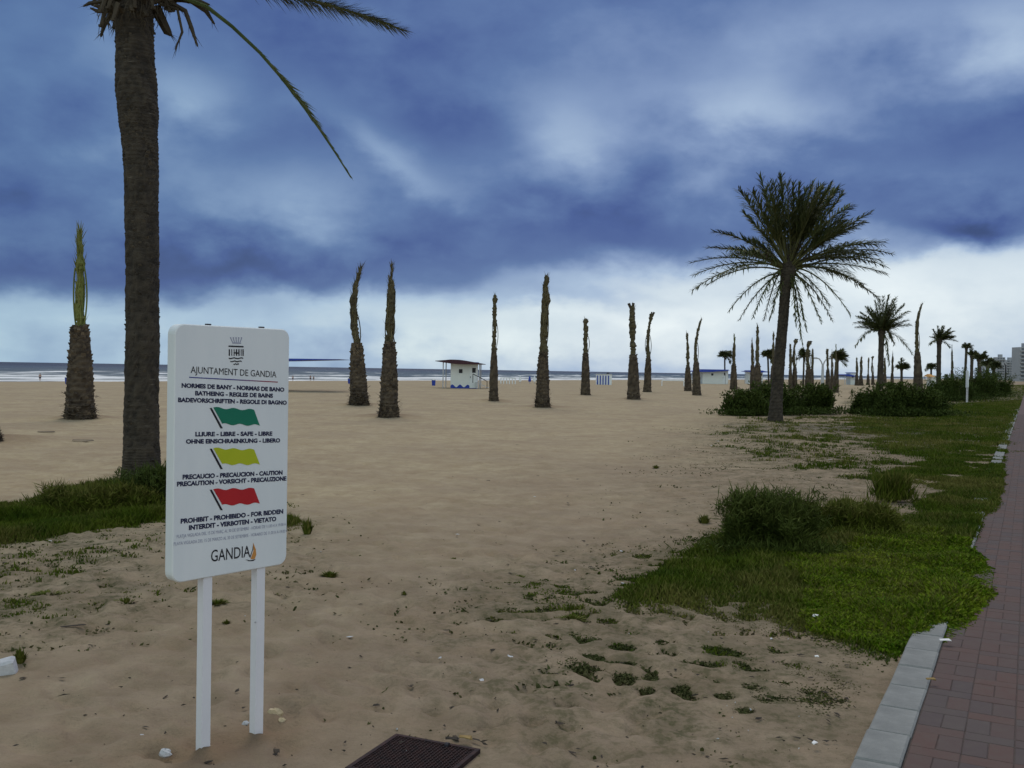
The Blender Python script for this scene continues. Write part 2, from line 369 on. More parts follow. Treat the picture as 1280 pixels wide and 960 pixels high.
bn = t_.n('ShaderNodeBump'); bn.inputs['Strength'].default_value = 1; bn.inputs['Distance'].default_value = 1.5
t_.l(nb, bn.inputs['Height']); t_.l(bn.outputs[0], b_.inputs['Normal']); M['sea'] = m_

# ------------------------------------------------------------------ positions of the tied palms (needed for the sand mounds)
# base px, base py, top px, top py, shoulder py, base width px, style, label
TIED = [
 (100,523,100,290,408,40,'green','tied-up palm with green fronds bowed out at both sides, left of the thick trunk'),
 (449,506,451,335,430,27,'lean','tied-up palm leaning right at its feathery top, left one of a close pair'),
 (486,521,490,333,428,28,'spike','thick tied-up palm ending in a thin spike, right one of a close pair'),
 (617,501,619,368,438,14,'loop','slim tied-up palm just right of the small white beach hut'),
 (678,509,683,344,440,21,'plain','tall tied-up palm standing alone between the white hut and the striped cabin'),
 (732,494,732,398,441,14,'loop','short slim tied-up palm left of the blue and white striped cabin'),
 (792,499,790,382,443,19,'fork','stout tied-up palm with a forked blunt top, right of the striped cabin'),
 (809,490,815,392,446,12,'flare','slim tied-up palm with a flared top bent right, just behind the stout forked one'),
 (860,489,859,416,458,11,'knob','short tied-up palm with a top knob, left of the slanting pointed one'),
 (871,494,877,398,452,13,'lean','slanting tied-up palm tapering to a point at the left end of the blue roofed hut'),
 (917,487,918,418,455,11,'pale','tied-up palm with a pale green tip at the right end of the blue roofed hut'),
 (941,488,940,424,456,9,'spike','thin tied-up palm tucked against the left side of a taller knobbly one'),
 (947,490,947,407,456,13,'knob','tall knobbly tied-up palm behind the left bush under the big feathery palm'),
 (966,488,967,416,457,9,'knob','tied-up palm showing just left of the big feathery palm trunk'),
 (988,492,988,430,460,7,'plain','thinner tied-up palm close on the right of the big feathery palm trunk'),
 (993,492,995,425,459,9,'flare','tied-up palm with a crooked top, second right of the big feathery trunk'),
 (1010,492,1012,428,459,11,'flare','bulky tied-up palm with a small flat cap, left of the double-arm street lamp'),
 (1015,490,1016,436,460,6,'plain','very thin tied-up palm stuck close to the right of the flat capped one'),
 (1035,490,1034,436,462,8,'club','club-headed tied-up palm just right of the double-arm street lamp'),
 (1040,489,1040,438,462,6,'spike','fine pointed tied-up palm touching the club-headed one'),
 (1045,491,1045,430,462,8,'pale','tied-up palm with a pale tip in front of a windblown palm crown'),
 (1071,482,1071,447,468,6,'plain','leftmost of the far tied-up palms before the palm with hanging dead fronds'),
 (1076,482,1077,446,469,7,'plain','far tied-up palm with a short side stump, second of the far row'),
 (1085,481,1086,447,468,5,'club','far tied-up palm with a flat head, third of the far row'),
 (1091,481,1091,446,468,5,'flare','far tied-up palm with a flat head bent right, fourth of the far row'),
 (1106,482,1106,447,466,6,'plain','far tied-up palm showing right of the trunk of the palm with hanging dead fronds'),
 (1115,487,1116,440,466,6,'spike','far tied-up palm beneath the hanging dead fronds'),
 (1148,493,1152,380,440,14,'lean','tall tied-up palm rising from the dark bushes between two crowned palms'),
 (1190,487,1190,432,462,6,'spike','narrow tied-up palm just right of the small windblown palm'),
 (-8,551,-34,400,508,22,'plain','tied-up palm cut off by the left edge of the picture'),
]
for (bx, by, tx, ty, sy, wpx, st, lb) in TIED:
    if by < 488 or bx > 900: continue
    P = ground(bx, by)
    MOUNDS.append((P.x, P.y, .11, 1.0))
LP = ground(178, 598)
MOUNDS += [(-1.215, 4.07, -.012, .30), (-1.06, 4.26, -.008, .26)]

# ------------------------------------------------------------------ vegetation patches (world polygons)
def flat(px, py): d = ray(px, py); k_ = EYE/(-d.z); return d.x*k_, d.y*k_
def poly(pts):
    out = []
    for p in pts:
        g_ = ground(*p); out.append(tuple(g_[:2]) if sp(g_.x, g_.y)[1] > 0 else flat(*p))
    return np.array(out)
def sdist(P, x, y):
    n = len(P); d = np.full(x.shape, 1e9); inside = np.zeros(x.shape, bool)
    for i in range(n):
        a, b = P[i], P[(i+1) % n]; ex, ey = b-a; wx, wy = x-a[0], y-a[1]
        tt = np.clip((wx*ex+wy*ey)/(ex*ex+ey*ey+1e-9), 0, 1)
        d = np.minimum(d, np.hypot(wx-ex*tt, wy-ey*tt))
        c1 = (a[1] > y) != (b[1] > y)
        with np.errstate(divide='ignore', invalid='ignore'):
            c2 = x < ex*(y-a[1])/(ey if abs(ey) > 1e-9 else 1e-9)+a[0]
        inside ^= (c1 & c2)
    return np.where(inside, d, -d)
PATCH = {
 'left':  (poly([(-120,640),(0,628),(60,612),(150,599),(215,598),(290,615),(385,640),(400,655),(340,668),(200,652),(110,672),(0,682),(-120,690)]), 1.0, .5),
 'lsparse': (poly([(-100,690),(0,680),(120,660),(210,665),(200,735),(120,760),(0,790),(-100,800)]), .38, .8),
 'main':  (poly([(745,742),(800,706),(905,655),(1000,650),(1110,640),(1150,612),(1200,585),(1300,560),(1300,632),(1290,690),(1290,740),(1270,790),(1230,812),(1190,818),(1110,834),(1050,815),(960,797),(880,780),(790,775)]), 1.0, .75),
 'midright': (poly([(1050,522),(1140,512),(1310,500),(1310,562),(1200,606),(1130,600),(1090,575),(1050,545)]), .95, 1.3),
 'fringe': (poly([(600,740),(700,700),(810,690),(920,650),(900,700),(820,760),(960,790),(1060,810),(1130,830),(1040,860),(900,880),(780,870),(700,800),(620,770)]), .40, .5),
 'small': (poly([(770,858),(820,838),(900,842),(938,865),(890,888),(810,892)]), .60, .6),
 'mid':   (poly([(885,545),(930,522),(1050,520),(1200,512),(1262,505),(1262,560),(1180,600),(1130,620),(1070,600),(960,580),(890,570)]), .79, .9),
 'thin': (poly([(-150,600),(1262,505),(1200,760),(1060,975),(-150,975)]), 0.0, .1),
 'far':   (poly([(1050,514),(1060,498),(1150,486),(1320,479),(1310,505),(1200,514),(1120,520)]), 1.0, 1.0),
}
LIM = np.array([(lambda g_: (sp(g_[0], g_[1])[0], -sp(g_[0], g_[1])[1]))(flat(*q_)) for q_ in [(1172,804),(1197,792),(1223,772),(1246,740),(1244,712),(1220,690),(1230,655),(1254,632),(1256,600),(1262,560),(1265,530),(1269,505),(1275,482)]])
LIM = np.vstack([LIM, [LIM[:, 0].min()-.05, -.4]]); LIM = LIM[np.argsort(LIM[:, 0])]
def density(x, y):
    n1_ = fbm(x*1.3, y*1.3, 21, 5); n2_ = fbm(x*5, y*5, 31, 3); D = np.zeros(np.shape(x))
    for nm, (P, amp, soft) in PATCH.items():
        if amp == 0: continue
        d = sdist(P, x, y)+(n1_-.5)*(1.5 if nm == 'main' else 2.2)*soft
        v_ = smooth(-.2*soft, soft*.8, d)*amp
        if nm in ('main', 'midright', 'far'):
            s_, p_ = sp(x, y); lim = np.where(s_ > LIM[1, 0], np.maximum(np.interp(s_, LIM[:, 0], LIM[:, 1]), .19), np.interp(s_, LIM[:, 0], LIM[:, 1]))+.10*(fbm(s_*2.2, s_*0, 77, 3)-.45)
            v_ = v_*np.where(p_ > .02, 1, smooth(-.02, .07, p_+lim))
        if amp < .8: v_ = v_*smooth(.40, .68, .4*n1_+.6*n2_)*1.25
        D = np.maximum(D, v_)
    return D
def thin_cover(x, y):
    P = poly([(560,745),(700,695),(830,680),(930,645),(1000,700),(1150,830),(1080,880),(1040,960),(880,975),(620,930),(560,830)]); Q = poly([(-150,690),(0,672),(215,655),(215,760),(120,800),(-150,830)]); U = poly([(870,540),(930,515),(1100,515),(1262,505),(1250,640),(1000,650),(900,640)]); W = poly([(360,640),(430,650),(440,740),(260,800),(220,700)])
    return np.maximum.reduce([smooth(-.9, .7, sdist(P, x, y)), smooth(-.6, .6, sdist(Q, x, y)), .9*smooth(-2, 1.5, sdist(U, x, y)), .5*smooth(-.4, .5, sdist(W, x, y))])

# ------------------------------------------------------------------ ground sheet
azs = np.radians(np.concatenate([np.arange(-180, -36, 6), np.arange(-36, 36, .2), np.arange(36, 180, 6)]))
rs = [.0, .8, 1.6, 2.4]
while rs[-1] < 60: rs.append(rs[-1]*1.0072)
while rs[-1] < 16000: rs.append(rs[-1]*1.035)
rs = np.array(rs); A, R = np.meshgrid(azs, rs); GX, GY = R*np.sin(A), R*np.cos(A)
GZ = gz(GX, GY)
# trodden surface: footprints and lumps in the nearer sand
gs, gp = sp(GX, GY)
fade = smooth(.1, 1.2, gp)*(1-smooth(45, 75, R))
lump = (fbm(GX*2.3, GY*2.3, 41, 4)-.5)*.026+(fbm(GX*7, GY*7, 47, 3)-.5)*.018
RES = .035; HX, HY, HW, HH = -26., 2.5, 56., 50.
H = np.zeros((int(HH/RES), int(HW/RES)), np.float32)
rr = np.random.default_rng(5)
for i in range(9000):
    fy = 2.6+46*rr.random()**1.4; fx = rr.uniform(-.62, .62)*fy+rr.uniform(-1, 1)
    if i % 3 == 0 and i > 10:  # tracks: follow the previous print
        fx, fy = lastx+rr.normal(.3, .12), lasty+rr.normal(.5, .12)
    lastx, lasty = fx, fy
    th = rr.uniform(0, PI); L, W_ = rr.uniform(.10, .17), rr.uniform(.05, .08); dep = rr.uniform(.006, .024)
    cx, cy = int((fx-HX)/RES), int((fy-HY)/RES); k_ = 8
    if cx < k_ or cy < k_ or cx >= H.shape[1]-k_ or cy >= H.shape[0]-k_: continue
    gy_, gx_ = np.mgrid[-k_:k_+1, -k_:k_+1]*RES
    u_ = (gx_*math.cos(th)+gy_*math.sin(th))/L; v_ = (-gx_*math.sin(th)+gy_*math.cos(th))/W_
    q = u_*u_+v_*v_; H[cy-k_:cy+k_+1, cx-k_:cx+k_+1] += (-np.exp(-q*1.6)*1.25+.55*np.exp(-(np.sqrt(q)-1.25)**2*5))*dep
ix = np.clip((GX-HX)/RES, 0, H.shape[1]-2); iy = np.clip((GY-HY)/RES, 0, H.shape[0]-2)
i0, j0 = ix.astype(int), iy.astype(int); fx_, fy_ = ix-i0, iy-j0
hh = (H[j0, i0]*(1-fx_)+H[j0, i0+1]*fx_)*(1-fy_)+(H[j0+1, i0]*(1-fx_)+H[j0+1, i0+1]*fx_)*fy_
hh = np.where((GX > HX) & (GX < HX+HW) & (GY > HY) & (GY < HY+HH), hh, 0)
nearflat = smooth(.8, 2.2, R)
gflat = smooth(.32, .62, np.hypot(GX+.47, GY-4.0))
GZ2 = GZ+fade*nearflat*gflat*(lump+np.clip(hh, -.05, .03))
veg = density(GX, GY)*(R < 160); soil = 1-smooth(.8, 9.5, gp+3.0*(fbm(GX*.5, GY*.5, 51, 3)-.5))
wet = smooth(SHORE-12, SHORE-2, gp+6*(fbm(GX*.05, GY*.05, 61, 3)-.5))
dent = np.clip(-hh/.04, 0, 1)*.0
for mx, my, h_, r_ in MOUNDS: dent = np.maximum(dent, .8*np.exp(-((GX-mx)**2+(GY-my)**2)/(r_*.85)**2))  # mask for the brown mounds and the contact shade painted round each foot
nr, na_ = GX.shape; idx = np.arange(nr*na_).reshape(nr, na_)
a = idx[:-1]; b = idx[1:]
Fq = np.stack([a, np.roll(a, -1, 1), np.roll(b, -1, 1), b], -1).reshape(-1, 4)[:, ::-1]
Fq = Fq[na_:] if False else Fq
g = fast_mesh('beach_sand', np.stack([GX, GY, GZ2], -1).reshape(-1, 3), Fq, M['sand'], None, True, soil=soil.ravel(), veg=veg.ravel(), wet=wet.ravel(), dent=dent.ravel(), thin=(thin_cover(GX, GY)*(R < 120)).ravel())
tag(g, kind='structure')

# ------------------------------------------------------------------ sea
xs = np.arange(-260, 1300, 3.0); ys = np.concatenate([np.arange(118, 300, 1.3), np.arange(300, 520, 3)])
SXg, SYg = np.meshgrid(xs, ys)
q = SYg+14*(fbm(SXg*.008, SYg*.01, 71, 3)-.5)*2
sw = .32*np.sin(q*.30)+.22*np.sin(q*.17+1)+.5*(fbm(SXg*.03, SYg*.2, 75, 3)-.5)
SZg = sw*smooth(SHORE+2, SHORE+45, SYg)*(1-smooth(440, 515, SYg))*1.0
n0, n1_ = SXg.shape; idx = np.arange(n0*n1_).reshape(n0, n1_)
V = np.stack([SXg, SYg, SZg], -1).reshape(-1, 3)
Fq = np.stack([idx[:-1, :-1], idx[:-1, 1:], idx[1:, 1:], idx[1:, :-1]], -1).reshape(-1, 4)
x0, x1, y0, y1 = xs[0], xs[-1], ys[0], ys[-1]; o = len(V); B = 40000
V = np.concatenate([V, [(-B, y0, 0), (x0, y0, 0), (x0, B, 0), (-B, B, 0), (x1, y0, 0), (B, y0, 0), (B, B, 0), (x1, B, 0), (x0, y1, 0), (x1, y1, 0)]])
Fq = np.concatenate([Fq, [(o, o+1, o+2, o+3), (o+4, o+5, o+6, o+7), (o+8, o+9, o+7, o+2)]])
sea = fast_mesh('sea_water', V, Fq, M['sea'], None, True); tag(sea, kind='structure')
sea.location = (K0[0], K0[1], SEA); sea.rotation_euler[2] = math.atan2(UD[1], UD[0])

# ------------------------------------------------------------------ promenade: kerb stones and pavers
ANG = math.atan2(UD[1], UD[0])
def spo(o_, s, p, z): x_, y_ = xy(s, p); o_.location = (x_, y_, z); o_.rotation_euler[2] = ANG
pav = MB().add([(-8, -7, .0032), (1600, -7, .0032), (1600, -.18, .0032), (-8, -.18, .0032), (-8, -7, -.14), (1600, -7, -.14), (1600, -.18, -.14), (-8, -.18, -.14)],
   [(0, 1, 2, 3), (4, 7, 6, 5), (0, 4, 5, 1), (2, 6, 7, 3), (1, 5, 6, 2), (0, 3, 7, 4)]).build('pavement', M['joint'])
tag(pav, kind='structure'); pav.location = (K0[0], K0[1], 0); pav.rotation_euler[2] = ANG
far = MB().add([(45, -7, .0072), (1600, -7, .0072), (1600, -.184, .0072), (45, -.184, .0072)], [(0, 1, 2, 3)]).build('paver_field', M['pavert'], pav); far['kind'] = 'stuff'
far2 = MB().add([(-8, -7, .0072), (45, -7, .0072), (45, -2.39, .0072), (-8, -2.39, .0072)], [(0, 1, 2, 3)]).build('paver_field', M['pavert'], pav); far2['kind'] = 'stuff'
bl = MB().box((0, 0, 0), (.1975, .0975, .03), ch=.003).build('brick', M['paver'], pav); mlong = bl.data
bc = MB().box((0, 0, 0), (.0975, .1975, .03), ch=.003).build('brick', M['paver'], pav); mcross = bc.data
bpy.data.objects.remove(bl); bpy.data.objects.remove(bc)
cnt = 0; jm = MB(); tint = []
for per in range(-10, 152):
    s0 = per*.30
    for kind, s_, cols, wd in (('long', s0+.10, 22, .10), ('cross', s0+.25, 11, .20)):
        for c_ in range(cols):
            p_ = -.186-wd*(c_+.5); dz = random.uniform(-.0015, .0015)
            if s_ > -.75 and cnt < 300 and -p_ < .30+(.30) and s_ < 9:
                o_ = bpy.data.objects.new('brick', mlong if kind == 'long' else mcross); COL.objects.link(o_); o_.parent = pav
                o_.location = (s_, p_, -.0085+dz*.7); o_.rotation_euler = (random.uniform(-.004, .004), random.uniform(-.008, .008), random.uniform(-.01, .01)); cnt += 1
            else:
                sz = (.1975, .0975, .03) if kind == 'long' else (.0975, .1975, .03)
                n_before = jm.n; jm.box((s_, p_, -.0085+dz*.7), sz, ch=.004); tint += [random.random()]*(jm.n-n_before)
jo = jm.build('brick_field', M['paverj'], pav, tint=tint); jo['kind'] = 'stuff'
kerb = MB().box((60, -.09, -.09), (140, .17, .1)).build('kerb', M['joint']); tag(kerb, kind='structure')
kerb.location = (K0[0], K0[1], 0); kerb.rotation_euler[2] = ANG
ks = MB().box((0, 0, 0), (.370, .18, .15), ch=.008).build('kerb_stone', M['concrete'], kerb); kme = ks.data; bpy.data.objects.remove(ks)
for i in range(-4, 150):
    o_ = bpy.data.objects.new('kerb_stone', kme); COL.objects.link(o_); o_.parent = kerb
    o_.location = (.19+i*.375, -.09+random.uniform(-.003, .003), -.055+random.uniform(-.003, .003)); o_.rotation_euler = (0, random.uniform(-.006, .006), random.uniform(-.008, .008))

# ------------------------------------------------------------------ sign
BL, BR = Vector((-1.342, 3.912)), Vector((-.986, 4.352)); BW = (BR-BL).length; bd = (BR-BL)/BW; bang = math.atan2(bd.y, bd.x)
ZB, ZT = .7255, 1.764
def board_uv(px, py):
    d = ray(px, py); nrm = Vector((-bd.y, bd.x)); k_ = (BL.dot(nrm))/(Vector((d.x, d.y)).dot(nrm))
    P = Vector((d.x*k_, d.y*k_)); return (P-BL).dot(bd), EYE+d.z*k_
def flatmesh(name, polys, mt, parent, yy=-.0012, th=.0008):
    mb = MB()
    for pl in polys:
        n = len(pl); V = [(x_, yy, z_) for x_, z_ in pl]+[(x_, yy+th, z_) for x_, z_ in pl]
        mb.add(V, [tuple(range(n)), tuple(range(2*n-1, n-1, -1))]+[(i, n+i, n+(i+1) % n, (i+1) % n) for i in range(n)])
    return mb.build(name, mt, parent)
def lettering(txt, L, R_, cap, mt, parent, off=0.0, yy=-.0012, name='lettering'):
    cu = bpy.data.curves.new('t', 'FONT'); cu.body = txt; cu.size = 1; cu.offset = off; cu.resolution_u = 3; cu.align_x = 'LEFT'
    to = bpy.data.objects.new('t', cu); COL.objects.link(to); bpy.context.view_layer.update()
    me = bpy.data.meshes.new_from_object(to.evaluated_get(bpy.context.evaluated_depsgraph_get()))
    bpy.data.objects.remove(to); bpy.data.curves.remove(cu)
    n = len(me.vertices); co = np.zeros(n*3, np.float32); me.vertices.foreach_get('co', co); co = co.reshape(-1, 3)
    x0_, x1_ = co[:, 0].min(), co[:, 0].max(); Hc = .729
    (ua, va), (ub, vb) = board_uv(*L), board_uv(*R_)
    f_ = (co[:, 0]-x0_)/(x1_-x0_)
    mx_ = (L[0]+R_[0])/2; my_ = (L[1]+R_[1])/2
    hcap = board_uv(mx_, my_-cap)[1]-board_uv(mx_, my_)[1]
    out = np.stack([ua+f_*(ub-ua), np.full(n, yy), va*(1-f_)+vb*f_+co[:, 1]/Hc*hcap], -1).astype(np.float32)
    me.vertices.foreach_set('co', out.ravel()); me.update(); me.materials.append(mt)
    o_ = bpy.data.objects.new(name, me); COL.objects.link(o_); o_.parent = parent
    return o_
def rounded(w0, w1, z0, z1, r, n=6):
    pts = []
    for cx, cz, a0 in ((w1-r, z0+r, -PI/2), (w1-r, z1-r, 0), (w0+r, z1-r, PI/2), (w0+r, z0+r, PI)):
        for i in range(n+1): a1 = a0+PI/2*i/n; pts.append((cx+r*math.cos(a1), cz+r*math.sin(a1)))
    return pts
def sign_board(parent, z0, z1):
    th = .055; e = .004; mb = MB(); out = rounded(0, BW, z0, z1, .042); inn = rounded(e, BW-e, z0+e, z1-e, .040); n = len(out)
    V = [(x_, 0, z_) for x_, z_ in inn]+[(x_, e, z_) for x_, z_ in out]+[(x_, th-e, z_) for x_, z_ in out]+[(x_, th, z_) for x_, z_ in inn]
    Fc = [tuple(range(n)), tuple(range(4*n-1, 3*n-1, -1))]
    for k_ in range(3): Fc += [(k_*n+i, (k_+1)*n+i, (k_+1)*n+(i+1) % n, k_*n+(i+1) % n) for i in range(n)]
    return mb.add(V, Fc).build('board', M['white'], parent)
base = float(gz(BL.x, BL.y))
sg = thing('information_sign', (BL.x, BL.y, 0), 'white bathing rules sign with green, yellow and red flags on two white posts', 'sign', rz=bang)
board = sign_board(sg, ZB, ZT)
for tpx in (261.5, 328):
    u0, _ = board_uv(tpx, 700)
    gzz = float(gz(BL.x+bd.x*u0, BL.y+bd.y*u0))-.12
    MB().box((u0, .028, (gzz+ZB+.003)/2), (.042, .04, ZB-gzz+.003), ch=.0).build('post', M['whitepost'], sg)
    MB().box((u0, .028, ZT+.003), (.02, .016, .008)).build('bolt', M['dark'], sg)
MB().tube([(board_uv(321, 760)[0]-.004, .002, board_uv(321, 778)[1]), (board_uv(321, 760)[0]-.004, .006, board_uv(321, 778)[1])], .004, 8).build('bolt', M['steel'], sg)
LT = [("AJUNTAMENT DE GANDIA", (238.2,466.2), (345.2,472.0), 8.6, 'inkblack', .0),
 ("NORMES DE BANY - NORMAS DE BANO", (226.8,484.2), (355.1,489.4), 5.2, 'ink', .048),
 ("BATHEING - REGLES DE BAINS", (243.7,493.9), (341.0,497.0), 5.2, 'ink', .048),
 ("BADEVORSCHRIFTEN - REGOLE DI BAGNO", (222.4,502.3), (358.3,505.7), 5.2, 'ink', .048),
 ("LLIURE - LIBRE - SAFE - LIBRE", (244.0,545.2), (340.2,544.3), 5.2, 'ink', .048),
 ("OHNE EINSCHRAENKUNG - LIBERO", (232.2,554.4), (350.0,552.8), 5.2, 'ink', .048),
 ("PRECAUCIO - PRECAUCION - CAUTION", (228.0,599.0), (353.0,593.0), 5.4, 'ink', .048),
 ("PRECAUTION - VORSICHT - PRECAUZIONE", (221.0,607.8), (357.8,600.4), 5.4, 'ink', .048),
 ("PROHIBIT - PROHIBIDO - FOR BIDDEN", (225.6,654.3), (353.8,641.6), 5.6, 'ink', .048),
 ("INTERDIT - VERBOTEN - VIETATO", (235.9,662.4), (345.1,651.0), 5.6, 'ink', .048),
 ("PLATJA VIGILADA DEL 15 DE MARÇ AL 30 DE SETEMBRE - HORARI DE 11.00 H A 19.00 H", (220.7,672.8), (357.2,657.0), 4.2, 'inkfaint', 0),
 ("PLAYA VIGILADA DEL 15 DE MARZO AL 30 DE SETIEMBRE - HORARIO DE 11.00 H A 19.00 H", (217.1,682.0), (359.0,665.3), 4.2, 'inkfaint', 0),
 ("GANDIA", (263.6,702.2), (312.5,695.6), 15, 'inkblack', .004)]
for tx, L, R_, cap, mt, off in LT: lettering(tx, L, R_, cap, M[mt], board, off)
UV = lambda pts: [board_uv(*p) for p in pts]
flatmesh('underline', [UV([(236.4, 472.2), (347, 478.2), (347, 477.0), (236.4, 471.0)])], M['line'], board)
def flag(y, mt, tilt):
    a = np.array([266.4, y]); TR = np.array([317.5, y+tilt[0]]); BRc = np.array([324.6, y+tilt[1]]); BLc = np.array([277.6, y+tilt[2]])
    top = [a+(TR-a)*i/24+np.array((0, -1.1*math.sin(i/24*PI*5))) for i in range(25)]
    bot = [BLc+(BRc-BLc)*i/24+np.array((0, -1.1*math.sin(i/24*PI*5+.4))) for i in range(25)]
    quads = [UV([bot[i], bot[i+1], top[i+1], top[i]]) for i in range(24)]
    mb = MB(); V = []; 
    for i in range(25): V += [(UV([bot[i]])[0][0], -.0014, UV([bot[i]])[0][1]), (UV([top[i]])[0][0], -.0014, UV([top[i]])[0][1])]
    mb.add(V, [(2*i, 2*i+2, 2*i+3, 2*i+1) for i in range(24)]).build('flag_print', M[mt], board)
    flatmesh('flagpole_print', [UV([(262.0, y+.6), (264.6, y+.4), (278.4, y+26.0), (275.6, y+26.2)])[::-1]], M['inkblack'], board)
flag(509.4, 'green', (3.0, 22.2, 20.6)); flag(560.3, 'yellow', (1.8, 19.9, 20)); flag(611.6, 'red', (-1.0, 17.4, 19.8))
# crest and sail
def P5(pts, sx_=5.645, ox=190, oy=390): return UV([(ox+x_/sx_, oy+y_/sx_) for x_, y_ in pts])
cr = []
cr.append(P5([(540,236),(645,240),(645,250),(540,246)]))
for x_ in (541, 560, 576, 592, 609, 626, 638): cr.append(P5([(x_, 262), (x_+(8 if x_ in (541, 592, 609, 638) else 5), 262), (x_+(8 if x_ in (541, 592, 609, 638) else 5), 310), (x_, 308)]))
cr.append(P5([(580, 284), (610, 285), (610, 294), (580, 293)]))
for y_, a1, a2 in ((322, 541, 643), (344, 552, 632), (364, 575, 612)):
    n = 8; up = [(a1+(a2-a1)*i/n, y_+3*math.sin(i*1.6)) for i in range(n+1)]; dn = [(x_, q_+8) for x_, q_ in up][::-1]
    for i in range(n): cr.append(P5([up[i], up[i+1], (up[i+1][0], up[i+1][1]+8), (up[i][0], up[i][1]+8)]))
flatmesh('crest_shield', [c_[::-1] for c_ in cr], M['inkblack'], board)
cw = [P5([(566,214),(627,216),(627,224),(566,222)])]
for i in range(5):
    x_ = 553+i*19; bx_ = 568+i*13; cw.append(P5([(bx_-3, 214), (bx_+3, 214), (x_+5, 186), (x_-1, 186)]))
    cw.append(P5([(x_-3, 178), (x_+6, 178), (x_+6, 186), (x_-3, 186)]))
flatmesh('crest_crown', [c_[::-1] for c_ in cw], M['inkfaint'], board)
P6 = lambda pts: P5(pts, 5.055, 190, 550)
flatmesh('sail_logo', [P6([(622,752),(648,752),(658,725),(655,690),(638,648),(641,700)])[::-1]], mat('sail_orange', (.55,.22,.05), (.62,.30,.08), 9, .5), board)
flatmesh('hull_logo', [P6([(590,755),(620,760),(655,752),(640,764),(612,766)])[::-1], P6([(620,745),(638,690),(640,651),(634,690),(617,742)])[::-1]], M['inkblack'], board)

# second sign of the same kind far down the promenade, seen edge on
P = ground(1209, 503); s2 = thing('information_sign', P, 'distant narrow white sign on two posts in the grass beside the promenade', 'sign', rz=math.atan2(P.y, P.x)+math.radians(13))
b2 = sign_board(s2, .95, 2.05); b2.location.x = -BW/2
for u0 in (-.16, .16): MB().box((u0, .017, .45), (.05, .032, 1.05)).build('post', M['whitepost'], s2)

# ------------------------------------------------------------------ grate in the sand
G0, G1, G2 = ground(495, 921), ground(598, 941), ground(430, 959)
ex_ = (G1-G0); ex_.z = 0; gl = .405; gang = math.atan2(ex_.y, ex_.x)
gr = thing('drain_cover', (G0.x, G0.y, max(G0.z, G1.z, G2.z)+.010), 'square rusty drain cover lying in the sand at the bottom edge', 'drain cover', rz=gang)
fr = MB()
for (cx, cy, sx_, sy_) in ((gl/2, -.009, gl, .018), (gl/2, -gl+.009, gl, .018), (.009, -gl/2, .018, gl-.036), (gl-.009, -gl/2, .018, gl-.036)): fr.box((cx, cy, -.02), (sx_, sy_, .05))
fr.build('frame', M['rust'], gr)
MB().box((gl/2, -gl/2, -.012), (gl-.037, gl-.037, .02)).build('plate', M['rust'], gr)
gb = MB()
for i in range(23):
    for j in range(23):
        gb.box((.026+i*.0161, -.026-j*.0161, .0005), (.010, .0055, .006), rz=(PI/4 if (i+j) % 2 else -PI/4))
go = gb.build('raised_tread', M['rust'], gr); go['kind'] = 'stuff'
MB().tube([(gl*.62, -.02, .003), (gl*.66, -.02, .003)], .012, 8).build('lifting_hole', M['dark'], gr)

# ------------------------------------------------------------------ palms
def trunk_mesh(pts, rad, name, mt, parent, rings=90, seg=28, scale_n=0, scale_sz=.08, ringamp=.04, seed=0):
    """tapered trunk with ring scars and jutting leaf bases"""
    rnd = random.Random(seed); P_ = np.array(pts, float); n = len(P_); tt = np.linspace(0, n-1, rings)
    C = np.stack([np.interp(tt, range(n), P_[:, i]) for i in range(3)], 1)
    for _ in range(3): C[1:-1] = (C[:-2]+2*C[1:-1]+C[2:])/4
    r = np.interp(tt, range(n), rad); mb = MB(); V = []; tint = []
    th = np.linspace(0, 2*PI, seg, endpoint=False)
    for i in range(rings):
        z_ = C[i][2]; nn = vn(np.cos(th)*2.2+z_*.8+5, np.sin(th)*2.2+z_*3.1, seed+3)
        n2_ = vn(np.cos(th)*6+9, np.sin(th)*6+z_*16, seed+7)
        rr_ = r[i]*(1+ringamp*((i % 2)*1.2-.6)+.10*(nn-.5)+.10*(n2_-.5))
        V += [(C[i][0]+rr_[j]*math.cos(th[j]), C[i][1]+rr_[j]*math.sin(th[j]), z_+rnd.uniform(-.5, .5)*.012) for j in range(seg)]
        tint += list(np.clip(n2_*1.2-.3, 0, 1)*.6)
    Fc = [(i*seg+j, i*seg+(j+1) % seg, (i+1)*seg+(j+1) % seg, (i+1)*seg+j) for i in range(rings-1) for j in range(seg)]+[tuple(range((rings-1)*seg, rings*seg))]
    mb.add(V, Fc)
    L = np.linalg.norm(P_[-1]-P_[0])
    for k_ in range(scale_n):
        f_ = (k_+.5)/scale_n; a = k_*2.39996+rnd.uniform(-.15, .15); i = min(int(f_*(rings-1)), rings-1); c_ = C[i]; R_ = r[i]
        sz = scale_sz*rnd.uniform(.6, 1.35); out = np.array((math.cos(a), math.sin(a), 0)); sd_ = np.array((-math.sin(a), math.cos(a), 0)); up = np.array((0, 0, 1.))
        o_ = c_+out*R_*.92; w_ = sz*rnd.uniform(.45, .8); tip = rnd.uniform(.25, .75)*sz
        V = [o_-sd_*w_-up*sz*.4, o_+sd_*w_-up*sz*.4, o_+sd_*w_*.5+out*tip+up*sz*rnd.uniform(.3, 1.0), o_-sd_*w_*.5+out*tip+up*sz*rnd.uniform(.3, 1.0), o_+sd_*w_*.6+up*sz*.9-out*.01, o_-sd_*w_*.6+up*sz*.9-out*.01]
        mb.add(V, [(0, 1, 2, 3), (3, 2, 4, 5), (0, 3, 5), (1, 4, 2)]); tint += [rnd.random()*.9]*6
    return mb.build(name, mt, parent, tint=tint)
